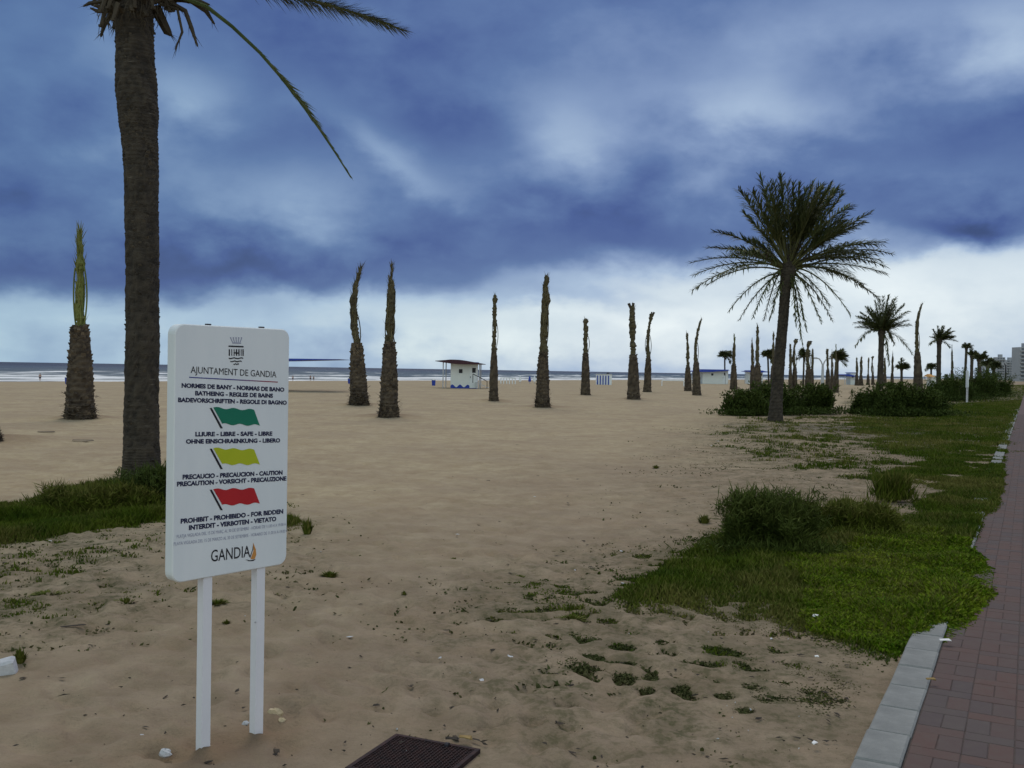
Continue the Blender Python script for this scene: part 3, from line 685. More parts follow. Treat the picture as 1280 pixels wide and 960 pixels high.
def frond(parent, p0, p1, lift=.25, L=.42, wd=.028, n=42, droop=.35, start=.18, mt='frond', name='frond', seed=0, side_x=0.0, rw=.022, fold=.35, sag_end=0, wind=0.0):
    rnd = random.Random(seed); p0 = np.array(p0, float); p1 = np.array(p1, float); d = p1-p0; ln = np.linalg.norm(d)
    ctl = p0+d*.48+np.array((0, 0, lift*ln)); tt = np.linspace(0, 1, 14)
    B_ = lambda t_: p0*(1-t_)**2+2*ctl*t_*(1-t_)+p1*t_**2
    T_ = lambda t_: 2*(1-t_)*(ctl-p0)+2*t_*(p1-ctl)
    mb = MB(); mb.tube([B_(q_) for q_ in tt], [rw*(1-.8*q_)+.004 for q_ in tt], 4, cap=False); tint = [.8]*mb.n
    rs_ = np.random.default_rng(seed+1)
    ts = np.repeat(np.linspace(start, .995, n), 2)+rs_.uniform(-.006, .006, 2*n); sg_ = np.tile([-1., 1.], n)
    V = np.zeros((2*n, 5, 3)); up = np.array((0, 0, 1.))
    for k_ in range(2*n):
        t_ = min(ts[k_], .999); c_ = B_(t_); tg = T_(t_); tg /= np.linalg.norm(tg)
        sd_ = np.cross(tg, up); 
        if np.linalg.norm(sd_) < .25: sd_ = sd_+np.array((.4, .5, 0))
        sd_ /= np.linalg.norm(sd_); nr_ = np.cross(sd_, tg)
        ang = math.radians(rs_.uniform(38, 68)*(1-.38*t_)); phi = rs_.uniform(-.9, 1.1); l_ = L*(.5+.5*math.sin(PI*min(1, (t_*.8+.15))))*rs_.uniform(.75, 1.15)*(1-.12*t_)
        dr = (sd_*sg_[k_]*math.cos(phi)+nr_*math.sin(phi)+nr_*fold*.3)*math.sin(ang)+tg*math.cos(ang)
        dr /= np.linalg.norm(dr); mid = c_+dr*l_*.55; e_ = c_+dr*l_-up*droop*l_*rs_.uniform(.5, 1.2)+np.array((wind*l_, 0, 0))
        wv = np.cross(dr, up+.3*tg); wv = wv/(np.linalg.norm(wv)+1e-6)*wd*.5
        if k_ % 2: wv = (wv+tg*wd*.4)*.8
        V[k_, 0] = c_-wv*.6; V[k_, 1] = c_+wv*.6; V[k_, 2] = mid+wv; V[k_, 3] = mid-wv; V[k_, 4] = e_
        tint += [min(1, rnd.random()*.7)]*5
    nb_ = mb.n; mb.v.append(V.reshape(-1, 3)); mb.n += 10*n
    for k_ in range(2*n): b0 = nb_+k_*5; mb.f += [(b0, b0+1, b0+2, b0+3), (b0+3, b0+2, b0+4)]
    return mb.build(name, M[mt], parent, tint=tint)

# --- big left palm (depth 13.9)
D0 = LP.y; Pn = lambda px, py, dy=0: (lambda q_: np.array(q_)-np.array(LP))(at(px, py, D0+dy))
lp = thing('date_palm', LP, 'tall thick palm trunk with its crown above the frame, behind the sign', 'palm tree')
pxr = [(177,606,58),(177,590,53),(177,560,48),(177,500,45.5),(178,400,45),(178,300,44.5),(176.5,215,45.5),(174,170,49),(172.5,134,54),(169,80,52),(168,40,52),(166,0,54),(164,-40,62),(163,-70,50)]
trunk_mesh([Pn(a, b) for a, b, c in pxr], [c*D0/F/2*.89 for a, b, c in pxr], 'trunk', M['bark'], lp, 230, 44, 1900, .042, .020, 1)
cc = Pn(165, -30)
# fronds and dead stubs that show
def explicit(parent, PN, cc_, items, **kw):
    for i, (px, py, dy, lift, opt) in enumerate(items):
        frond(parent, cc_, PN(px, py, dy), lift, **{**kw, **opt}, seed=500+i)
f1 = Pn(438, 222, -.6); 
mbp = [Pn(185,-6),Pn(225,-4),Pn(258,8),Pn(290,33),Pn(325,66),Pn(350,95),Pn(375,127),Pn(400,162),Pn(420,192),Pn(438,221)]
o_mb = MB(); o_mb.tube(mbp, [.04,.035,.03,.026,.024,.022,.02,.018,.015,.009], 6); tn = [0]*o_mb.n
for i in range(620):
    q_ = 3.1+5.8*(i/620); k_ = int(q_); c_ = mbp[k_]*(1-q_+k_)+mbp[min(k_+1, 9)]*(q_-k_); tg = mbp[min(k_+1, 9)]-mbp[k_]; tg /= np.linalg.norm(tg)
    fat = math.exp(-((q_-5.6)/1.3)**2)
    dr = tg*1.0+np.array((random.uniform(-.12, .22), random.uniform(-.3, .3), random.uniform(-.1, .30)))*(.5+.9*fat); dr /= np.linalg.norm(dr); l_ = random.uniform(.12, .30)*(.5+.7*fat)
    wv = np.cross(dr, (0, 1, 0)); wv = wv/np.linalg.norm(wv)*.008
    o_mb.add([c_-wv, c_+wv, c_+dr*l_], [(0, 1, 2)]); tn += [random.random()]*3
o_mb.build('frond', M['frond'], lp, tint=tn)
frond(lp, Pn(205, -32), Pn(505, 38), .075, L=.40, wd=.022, n=260, droop=.02, start=.3, fold=.1, seed=41, rw=.03)
frond(lp, Pn(215, -26), Pn(488, 30, .2), .07, L=.34, wd=.02, n=200, droop=.10, start=.35, fold=.1, seed=44, rw=.02)
frond(lp, Pn(175, -60), Pn(420, -30, -1.5), .25, L=.5, wd=.026, n=60, droop=.3, seed=42)
for i, (pts, w_) in enumerate([([(150,-10),(128,2),(112,4),(104,8)],.03), ([(150,0),(134,12),(122,14),(113,10)],.035), ([(150,5),(138,20),(131,30),(126,46)],.04),
        ([(200,5),(222,12),(228,40),(219,62)],.022), ([(205,0),(232,14),(240,36),(247,58)],.035), ([(208,-4),(240,2),(258,14),(268,30)],.04), ([(195,10),(205,30),(210,40),(214,44)],.07), ([(160,10),(150,25),(145,30),(141,36)],.05),([(190,0),(235,0),(250,2),(262,6)],.035)]):
    mb = MB(); q_ = [Pn(a, b, -.15+.05*i) for a, b in pts]; mb.tube(q_, [w_*1.3, w_, w_*.9, w_*.35], 5)
    for j in range(22):
        s_ = random.random()*2.7; k_ = int(s_); c_ = q_[k_]*(1-s_+k_)+q_[k_+1]*(s_-k_); dr = (q_[k_+1]-q_[k_])/np.linalg.norm(q_[k_+1]-q_[k_])+np.array([random.uniform(-.4, .4) for _ in range(3)])
        mb.add([c_+np.array((-.008, 0, 0)), c_+np.array((.008, 0, 0)), c_+dr*random.uniform(.08, .2)], [(0, 1, 2)])
    mb.build('dead_frond_base', M['deadfrond'], lp)
for i in range(46):
    a = i*2.39996; z0 = random.uniform(-.35, .75); out = np.array((math.cos(a), math.sin(a), 0)); c_ = Pn(166, 8)+np.array((0, 0, z0+.1))+out*.24; l_ = random.uniform(.18, .5)*(1.2 if z0 > .2 else .7)
    m_ = c_+out*l_*.6+np.array((0, 0, random.uniform(.0, .12))); e = c_+out*l_*random.uniform(.8, 1.0)+np.array((0, 0, random.uniform(-.45, .05)*l_*2))
    mb = MB(); mb.tube([c_, m_, e], [.06, .042, .022], 5); mb.box(e, (.05, .05, .03), rz=a)
    for j in range(12): q_ = c_*.4+e*.6+np.array([random.gauss(0, .05) for _ in range(3)]); mb.add([q_, q_+np.array((.012, 0, 0)), q_+np.array((random.uniform(-.08, .08), random.uniform(-.08, .08), -random.uniform(.05, .22)))], [(0, 1, 2)])
    mb.build('petiole_stub', M['deadfrond'], lp)
for i in range(34):
    a = i*2.39996; el_ = random.uniform(.25, 1.35); ln = random.uniform(2.6, 3.4)
    tip = cc+np.array((math.cos(a)*math.cos(el_)*ln, math.sin(a)*math.cos(el_)*ln, .75+math.sin(el_)*ln))
    frond(lp, cc+np.array((0, 0, .1)), tip, .16, L=.45, wd=.03, n=34, droop=.3, seed=900+i)
    if i % 1 == 0 and i < 14: pass

# --- big feathery palm on the right
BP = ground(969, 527); D1 = BP.y
PA = lambda px, py, dy=0: np.array(at(px, py, D1+dy))-np.array(BP)
bp = thing('date_palm', BP, 'large feathery palm with a wide full crown and curved trunk among the bushes', 'palm tree')
pxr = [(969,532,24),(969.5,515,20),(971,490,18),(974,455,16.5),(977.5,415,15.5),(980,385,15),(982,362,15),(984,352,20),(985,340,23),(986,328,17),(986,320,8)]
trunk_mesh([PA(a, b) for a, b, c in pxr], [c*D1/F/2*.84 for a, b, c in pxr], 'trunk', M['bark'], bp, 110, 22, 420, .05, .03, 2)
ca = PA(985, 338)
TIPS = [(950,214,.04),(924,231,.06),(929,266,.10),(976,214,.0),(961,224,.0),(999,226,.0),(1016,224,.02),(1027,227,.03),(1038,226,.04),(1047,229,.05),(1053,236,.06),(1063,258,.15),(1089,266,.10),(1107,302,.16),(1115,317,.17),(1106,332,.16),(1107,341,.14),
 (1098,372,.20),(1063,393,.30),(1037,382,.28),(1040,400,.32),(1080,356,.2),(892,290,.18),(884,310,.18),(862,329,.20),(867,344,.20),(865,363,.22),(883,357,.26),(911,389,.30),(924,400,.32),(941,397,.34),(955,400,.36),(963,398,.36),(1008,412,.34),(1003,432,.34),(1026,402,.32),(995,405,.36),(968,222,.0),(984,222,.0),(992,224,.01),(1008,230,.02),(1021,232,.03),(1033,233,.04),(1042,240,.05),(940,240,.05),(955,232,.03),(1070,285,.12),(1080,278,.12),(1096,318,.15),(1100,325,.17)]
for i, (px, py, lf) in enumerate(TIPS):
    thin = py > 380; py = py+(7 if py < 240 else 0)
    frond(bp, ca+np.array((random.uniform(-.15, .15), 0, random.uniform(-.1, .15))), PA(px, py, random.uniform(-1.6, 1.6)), lf, L=.30 if thin else (.62 if py < 262 else .46), wd=.035 if thin else .044, n=44 if thin else 60, droop=.18 if thin else .15, start=.22 if thin else random.uniform(.30, .42), seed=i+50, rw=.03, fold=.3, wind=.12 if px > 985 else .05)
for i in range(22):
    a = random.uniform(0, 2*PI); up_ = random.random(); ln = random.uniform(2.4, 3.3)
    ex = math.cos(a)*.62*(1.05-up_*.75); tip = ca+np.array((ex*ln+.15, math.sin(a)*ln*(1-up_*.6), ln*(.35+.62*up_)))
    frond(bp, ca, tip, .10, L=.6, wd=.046, n=50, droop=.12, start=.4, seed=150+i, rw=.028, wind=.1)
for i in range(8):
    px, py = random.choice([(1060,300),(1085,310),(1075,325),(1068,340),(1090,330),(1050,285),(905,315),(900,335)]); px += random.uniform(-14, 14); py += random.uniform(-10, 10)
    frond(bp, ca, PA(px, py, random.uniform(-2, 2)), .17, L=.5, wd=.04, n=60, droop=.45, start=.2, seed=250+i, rw=.024, wind=.15)
for i, (px, py) in enumerate([(1001,305),(957,318),(1012,322),(993,312)]):   # fruit stalks
    mb = MB(); c_ = PA(px, py, -.3); mb.tube([ca, (ca+c_)/2+np.array((0, 0, .15)), c_], [.02, .015, .01], 5)
    for j in range(40): q_ = c_+np.array([random.gauss(0, .11) for _ in range(3)])-np.array((0, 0, .08)); mb.box(q_, (.03, .03, .035))
    mb.build('fruit_cluster', M['deadfrond'], bp)

# --- crowned palms further off
def crowned(bx, by, cx, cy, wpx, tips, label, L=.45, extra=10, rad=26, mtname='frond', name='date_palm', group='palms with open crowns', windy=.1, n=22, wd=.05, up=True):
    P = ground(bx, by); D = P.y; pn = lambda px, py, dy=0: np.array(at(px, py, D+dy))-np.array(P)
    t0 = thing(name, P, label, 'palm tree', group); k_ = D/F
    c0 = pn(cx, cy); H_ = c0[2]
    trunk_mesh([(0, 0, -.2), (0, 0, .3), c0*.5, c0*np.array((1, 1, .93)), c0, c0+np.array((0, 0, wpx*k_))], [wpx*k_*.5, wpx*k_*.45, wpx*k_*.38, wpx*k_*.38, wpx*k_*.55, wpx*k_*.2], 'trunk', M['bark'], t0, 40, 12, 60, wpx*k_*.16, .04, int(bx))
    for i, (px, py, lf) in enumerate(tips):
        frond(t0, c0, pn(px, py, random.uniform(-.5, .5)*rad*k_), lf, L=L, wd=wd, n=n, droop=.2, start=.15, seed=int(bx)*7+i, rw=.03, wind=windy)
    for i in range(extra):
        a = random.uniform(0, 2*PI); u_ = random.random(); ln = rad*k_*random.uniform(.8, 1.05)
        tip = c0+np.array((math.cos(a)*ln*(1-.6*u_)+windy*ln, math.sin(a)*ln*.8, ln*(.2+.75*u_)))
        frond(t0, c0, tip, .12, L=L, wd=wd, n=n, droop=.2, start=.15, seed=int(bx)*9+i, rw=.03, wind=windy)
    return t0
pb = crowned(1100,487,1102,416,9,[(1104,371,0),(1111,370,.02),(1120,372,.03),(1136,389,.12),(1130,381,.08),(1094,377,.03),(1085,385,.06),(1076,391,.1),(1071,396,.12),(1068,404,.25),(1069,433,.5),(1116,375,.05),(1109,380,0),(1099,374,0),(1140,443,.42),(1112,455,.6),(1118,430,.7)],
   'palm with a compact dark crown and hanging dead fronds, right of the large feathery palm', L=.80, wd=.10, extra=34, rad=37, windy=.02, n=56)
crowned(1173,490,1174,426,7,[(1172,408,.02),(1180,409,.05),(1188,411,.08),(1193,420,.14),(1196,426,.16),(1166,412,.04),(1162,430,.3),(1187,434,.3),(1178,408,.02)],
   'small windblown palm with its crown swept right, beyond the tall tied-up palm', L=.5, extra=14, rad=18, windy=.3, n=34, wd=.09)
for bx, by, cx, cy, wpx, tips, lb, rad in [
  (906,480,906,446,2.5,[(899,444,.2),(901,441,.1),(912,440,.1),(915,447,.25),(913,453,.3)],'tiny windblown palm beyond the blue roofed hut',8),
  (961,484,960,446,3,[(954,442,.1),(966,447,.2),(967,453,.3)],'small palm with a ragged round crown just left of the large palm trunk',8),
  (1004,484,1005,446,3,[(996,448,.2),(1011,440,.1),(1002,438,.05)],'small square-crowned palm left of the flat capped tied-up palm',9),
  (1047,486,1047,450,3.5,[(1052,438,.05),(1057,444,.15),(1058,450,.2),(1056,456,.3),(1050,440,0)],'windblown palm with its crown streaming right, behind the pale tipped tied-up palm',11),
  (1127,484,1127,462,4,[(1121,458,.2),(1133,460,.2),(1127,449,0),(1124,454,.1),(1131,455,.1)],'bushy low palm between the hanging dead fronds and the tall tied-up palm',9),
  (1164,482,1164,461,3,[(1157,462,.3),(1172,462,.3),(1164,455,0)],'far round-crowned palm above the orange awning',7),
  (1206,480,1208,435,4,[(1216,432,.15),(1216,436,.2),(1212,430,.1),(1203,434,.1)],'dark palm with a flag-like top swept right, above the distant narrow sign',7),
  (1214,482,1215,446,5,[(1209,441,.1),(1220,441,.1),(1222,447,.2),(1215,437,0)],'bushy palm just right of the flag-topped palm',9),
  (1225,484,1224,450,6,[(1215,449,.3),(1234,449,.3),(1218,444,.2),(1231,445,.2)],'palm with a domed dark crown at the right end of the palm row',11),
  (1234,486,1234,457,5,[(1227,456,.3),(1241,456,.3),(1236,450,.1)],'low palm beside the domed crown palm',9),
  (1242,487,1242,460,5,[(1235,460,.3),(1249,458,.3),(1244,454,.1)],'last low palm before the apartment towers',8)]:
    crowned(bx, by, cx, cy, wpx, tips, lb, L=.9, extra=14, rad=rad, windy=.12, n=22, wd=.16)

# --- transplanted palms with tied-up fronds
def tied(bx, by, tx, ty, sy, wpx, style, label, seed):
    P = ground(bx, by); D = P.y; k_ = D/F; rnd = random.Random(seed)
    pn = lambda px, py, dy=0: np.array(at(px, py, D+dy))-np.array(P)
    t0 = thing('tied_palm', P, label, 'palm tree', 'transplanted palms with tied-up fronds'); near = D < 45
    s_ = bx+(tx-bx)*((by-sy)/(by-ty))*.55
    if style == 'lean': s_ = bx+(tx-bx)*.1-(wpx*.12)
    rb = wpx*k_/2; base_ = pn(bx, by); sh = pn(s_, sy)
    pts = [base_-np.array((0, 0, .25)), base_, base_*.85+sh*.15, base_*.5+sh*.5, base_*.14+sh*.86, sh]
    trunk_mesh(pts, [rb*.97, rb*.92, rb*.81, rb*.74, rb*.58, rb*.42], 'trunk', M['stubbark'], t0, 60 if near else 26, 20 if near else 12, 360 if near else 90, rb*.22, .05, seed)
    # ragged base skirt
    # bundle: a column of tied leaf stalks, a few bulges, ties
    bm_ = 'bundlegreen' if style in ('green',) else 'bundle'
    tp = pn(tx, ty); N = 13; path = []
    bulge = {'green': (.30,.26,.24,.22,.22,.22,.21,.20,.26,.17,.17,.14,.10), 'lean': (.42,.36,.34,.32,.28,.33,.30,.34,.24,.26,.20,.20,.14), 'spike': (.45,.40,.36,.36,.34,.38,.40,.42,.36,.30,.12,.08,.05),
             'loop': (.40,.30,.26,.26,.24,.26,.28,.26,.34,.30,.28,.34,.20), 'plain': (.42,.34,.30,.30,.27,.30,.32,.28,.36,.32,.22,.26,.20), 'fork': (.45,.38,.36,.34,.32,.36,.42,.50,.46,.36,.30,.34,.24),
             'flare': (.42,.32,.26,.30,.26,.30,.26,.34,.24,.22,.26,.40,.52), 'knob': (.45,.36,.34,.40,.38,.30,.34,.36,.26,.12,.28,.30,.14), 'pale': (.45,.38,.34,.36,.34,.36,.34,.30,.26,.12,.10,.08,.05), 'club': (.42,.36,.34,.34,.32,.36,.34,.40,.42,.48,.50,.46,.30)}[style]
    for i in range(N):
        f_ = i/(N-1); c_ = sh*(1-f_)+tp*f_; bend = 0
        if style in ('lean',): bend = -rb*.5*math.sin(f_*PI)
        if style in ('flare',): bend = -rb*.45*math.sin(f_*PI)
        c_ = c_+np.array((bend+rnd.uniform(-.06, .06)*rb, 0, 0)); path.append(c_)
    sub = []; rad = []
    for i in range(N-1):
        for j in range(3): f_ = j/3; sub.append(path[i]*(1-f_)+path[i+1]*f_); rad.append(rb*.86*{'plain': 1.5, 'loop': 1.5, 'fork': 1.15, 'flare': 1.3, 'knob': 1.1, 'green': 1.1}.get(style, 1.0)*(bulge[i]*(1-f_)+bulge[i+1]*f_)*rnd.uniform(.78, 1.22))
    sub.append(path[-1]); rad.append(rb*bulge[-1]*.6)
    mb = MB(); mb.tube(sub, rad, 11 if near else 7, jag=.24); tn = [rnd.random()*.6 for _ in range(mb.n)]
    # stalks wound round the column
    for i in range(16 if near else 7):
        a = rnd.uniform(0, 2*PI); st_ = rnd.randint(0, len(sub)//3); en = rnd.randint(st_+5, len(sub)-1); q_ = []
        for j in range(st_, en, 2): aa = a+(j-st_)*.05; q_.append(sub[j]+np.array((math.cos(aa), math.sin(aa), 0))*rad[j]*rnd.uniform(.95, 1.1))
        nb_ = mb.n; mb.tube(q_, rb*.06, 4, cap=False); tn += [rnd.random()]*(mb.n-nb_)
    # leaflet ends poking up out of the column
    for i in range(150 if near else 46):
        j = min(len(sub)-1, int((rnd.random()**.75)*len(sub))); a = rnd.uniform(0, 2*PI); out = np.array((math.cos(a), math.sin(a), 0)); c_ = sub[j]+out*rad[j]*.8
        l_ = rb*rnd.uniform(.35, .95); dr = out*rnd.uniform(.15, .7)+np.array((.18 if style == 'lean' else 0, 0, 1)); dr /= np.linalg.norm(dr)
        wv = np.array((-math.sin(a), math.cos(a), 0))*rb*.055; mb.add([c_-wv, c_+wv, c_+dr*l_], [(0, 1, 2)]); tn += [rnd.random()]*3
    for i in range(14 if near else 6):    # cut frond ends left in the tie
        j = int(rnd.uniform(.25, .98)*(len(sub)-1)); a = rnd.uniform(0, 2*PI); out = np.array((math.cos(a), math.sin(a), 0)); c_ = sub[j]+out*rad[j]*.6; l_ = rb*rnd.uniform(.25, .6)
        nb_ = mb.n; mb.tube([c_, c_+out*l_*.35+np.array((0, 0, l_))], [rb*.10, rb*.05], 4); tn += [rnd.random()]*(mb.n-nb_)
    if style == 'spike':
        mb.tube([sub[-8], tp+np.array((0, 0, 2*k_))], [rb*.12, rb*.05], 5); tn += [.4]*10
    bo = mb.build('frond_bundle', M[bm_], t0, tint=tn)
    if style == 'pale': bo.data.materials[0] = M['bundle']; MB().tube(sub[-12:], [rb*.13]*11+[rb*.05], 6, jag=.2).build('pale_tip', M['bundlegreen'], t0, tint=[0]*72)
    for f_ in (.25, .55, .8):    # rope ties
        j = int(f_*(len(sub)-1)); MB().tube([sub[j]-np.array((0, 0, .02)), sub[j]+np.array((0, 0, .02))], rad[j]*1.12, 9).build('rope_tie', M['deadfrond'], t0)
    loops = {'green': [(-1, .0, .62, .28), (1, .0, .68, .5), (.6, .05, .6, .25)], 'loop': [(1, .0, .55, .95), (-.7, .2, .6, .6)], 'plain': [(1, .05, .6, .55)], 'flare': [(1, .0, .55, .9), (-1, .0, .5, .9)], 'lean': [(1, .0, .45, .5)], 'spike': [(1, 0, .4, .5), (-1, 0, .45, .35)]}.get(style, [])
    for (sd_, a, b, amp) in loops:
        ja, jb = int(a*(len(sub)-1)), int(b*(len(sub)-1)); q_ = []
        for j in range(11): f_ = j/10; c_ = sub[ja]*(1-f_)+sub[jb]*f_; q_.append(c_+np.array((sd_*(rb*.24+amp*rb*.42*math.sin(PI*min(1, f_*1.0))**.8), -.05, 0)))
        MB().tube(q_, [max(rb*.05, .4*k_)]*11, 5).build('loose_frond', M[bm_], t0)
    if style in ('flare', 'fork'):
        mb = MB()
        for i in range(9):
            a = rnd.uniform(-.5, .9) if style == 'flare' else rnd.choice((-.7, -.5, .3, .1)); mb.tube([sub[-6], tp+np.array((math.sin(a)*rb*.8, rnd.uniform(-.2, .2)*rb, math.cos(a)*rb*.35))], [rb*.16, rb*.12], 5)
        mb.build('cut_stalk', M['deadfrond'], t0)
    # ragged fibre at the foot
    mb = MB()
    for i in range(120 if near else 30):
        a = rnd.uniform(0, 2*PI); h_ = abs(rnd.gauss(0, .13))*np.linalg.norm(sh); out = np.array((math.cos(a), math.sin(a), 0)); c_ = base_+(sh-base_)*min(1, h_/max(.1, sh[2]))+out*rb*.92
        l_ = rb*rnd.uniform(.2, .5); dr = out*.8+np.array((0, 0, rnd.uniform(-.5, .7))); wv = np.array((-math.sin(a), math.cos(a), 0))*rb*.09
        mb.add([c_-wv, c_+wv, c_+dr*l_+wv*.5, c_+dr*l_*.9-wv*.5], [(0, 1, 2, 3)])
    mb.build('bark_fibre', M['stubbark'], t0)
for i, t_ in enumerate(TIED): tied(*t_, seed=1000+i*13)

# ------------------------------------------------------------------ shrubs
def shrub(cx, by, wpx, top, label, n=5000, lf=.07, style='leafy', mt='leaf', depth_f=.6, name='shrub', group='dark bushes among the palms', seed=0):
    P = ground(cx, by); D = P.y; k_ = D/F; rx = wpx*k_/2; Hh = (by-top)*k_; ry = rx*depth_f
    P = P+Vector((0, ry*.7, 0)); P.z = float(gz(P.x, P.y)); t0 = thing(name, P, label, 'bush', group)
    rg = np.random.default_rng(seed+int(cx)); rnd = random.Random(seed+int(cx))
    lobes = [(rg.uniform(-.7, .7)*rx, rg.uniform(-.6, .6)*ry, rg.uniform(.25, .45)*Hh*rg.uniform(.5, 1.45), rg.uniform(.18, .40)) for _ in range(15)]
    lobes = [(x_, y_, min(z_*(1.15-.5*abs(x_)/rx), Hh*.62), r_) for x_, y_, z_, r_ in lobes]
    V = []; tint = []
    li = rg.integers(0, len(lobes), n); u_ = rg.normal(size=(n, 3)); u_ /= np.linalg.norm(u_, axis=1)[:, None]; rad = rg.random(n)**.45
    L_ = np.array([(a, b, c) for a, b, c, d in lobes]); R_ = np.array([(d*rx, d*ry*1.2, max(.3, d)*Hh*.95) for a, b, c, d in lobes])
    C = L_[li]+u_*R_[li]*rad[:, None]*(1+.25*(rg.random(n)-.5))[:, None]
    ns = 60 if lf > .05 else 150; sid = rg.integers(0, ns, n); onsp = rg.random(n) < (.30 if lf > .05 else .5)     # loose sprigs standing out of the mass
    sb_ = L_[rg.integers(0, len(lobes), ns)]; sdir = np.stack([rg.normal(0, .6, ns)*rx/max(rx, Hh), rg.normal(0, .4, ns), rg.uniform(.5, 1.1, ns)], 1); sdir /= np.linalg.norm(sdir, axis=1)[:, None]; sl_ = rg.uniform(.35, .85, ns)*Hh
    CS = sb_[sid]+sdir[sid]*(sl_[sid]*rg.random(n)**.7)[:, None]+rg.normal(0, 1, (n, 3))*lf*.7
    C = np.where(onsp[:, None], CS, C)
    over = C[:, 2] > Hh*1.05; C[over, 2] = Hh*(1.05-.5*rg.random(over.sum()))
    low = rg.random(n) < .10; C[low, 0] = rg.normal(0, .62, low.sum())*rx; C[low, 1] = -ry*rg.uniform(0, 1.2, low.sum()); C[low, 2] = rg.random(low.sum())*.22*Hh
    C[:, 2] = np.abs(C[:, 2])*np.where(C[:, 2] < 0, .4, 1)
    if style == 'reed':
        C[:, 2] *= .75
    dirs = u_+np.array((0, 0, 1.0 if style == 'leafy' else 2.6)); dirs /= np.linalg.norm(dirs, axis=1)[:, None]
    dirs += rg.normal(size=(n, 3))*(.45 if style == 'leafy' else .22)
    sdv = np.cross(dirs, rg.normal(size=(n, 3))); sdv /= np.linalg.norm(sdv, axis=1)[:, None]
    ll = lf*rg.uniform(.6, 1.5, n)[:, None]*(1 if style == 'leafy' else 2.4); ww = lf*(.30 if style == 'leafy' else .13)*(1 if lf > .05 else .45); ll = ll*(1 if lf > .05 else 1.7)
    V = np.stack([C, C+dirs*ll*.5+sdv*ww, C+dirs*ll, C+dirs*ll*.5-sdv*ww], 1).reshape(-1, 3)
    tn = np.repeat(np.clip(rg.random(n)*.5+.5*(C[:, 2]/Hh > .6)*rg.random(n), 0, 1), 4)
    fast_mesh('foliage', V, np.arange(n*4).reshape(n, 4), M[mt], t0, tint=tn)
    mb = MB()
    for i in range(26):
        a, b, c, d = rnd.choice(lobes); e = np.array((a+rnd.uniform(-.4, .4)*d*rx, b, c+rnd.uniform(0, .8)*d*Hh)); mb.tube([(a*.3, b*.3, -.05), e*np.array((.7, .7, .5)), e], [.022, .015, .006], 4)
    mb.build('branches', M['wood'], t0)
    return t0
for i, (cx, by, wpx, top, lb) in enumerate([
  (933, 520, 62, 490, 'left dark bush reaching out over the sand under the large feathery palm'),
  (972, 519, 80, 480, 'tall middle dark bush right behind the large feathery palm trunk'),
  (1018, 518, 60, 482, 'right dark bush of the clump under the large feathery palm'),
  (1086, 518, 52, 491, 'low dark bush in front of the palm with hanging dead fronds'),
  (1122, 521, 68, 482, 'broad dark bush at the foot of the tall tied-up palm'),
  (1166, 521, 66, 487, 'dark bush between the tall tied-up palm and the small windblown palm'),
  (1196, 502, 56, 470, 'bush left of the distant narrow sign'),
  (1226, 500, 52, 462, 'high dark bush right behind the distant narrow sign'),
  (1246, 496, 44, 468, 'bush under the apartment towers beside the promenade')]):
    shrub(cx, by, wpx, top, lb, n=15000, lf=.085, seed=i*7)
shrub(972, 697, 140, 624, 'tall dark green rushy bush at the edge of the sand in the right foreground', n=32000, lf=.036, style='leafy', mt='rush', depth_f=.6, name='shrub', group='foreground bushes', seed=3)
shrub(1060, 672, 150, 636, 'low rounded green bush right of the rushy bush', n=24000, lf=.036, style='leafy', mt='grass', depth_f=.5, group='foreground bushes', seed=5)
shrub(1118, 628, 46, 598, 'small lone tuft of stems near the promenade in mid distance', n=3500, lf=.06, style='reed', mt='grass', group='foreground bushes', seed=6)
shrub(186, 640, 90, 592, 'dense green bush hiding the foot of the thick palm trunk', n=20000, lf=.04, style='leafy', mt='leaf', depth_f=.6, group='foreground bushes', seed=8)
shrub(110, 646, 190, 612, 'long low grassy bush left of the thick palm trunk', n=20000, lf=.035, style='leafy', mt='grass', depth_f=.35, group='foreground bushes', seed=9)

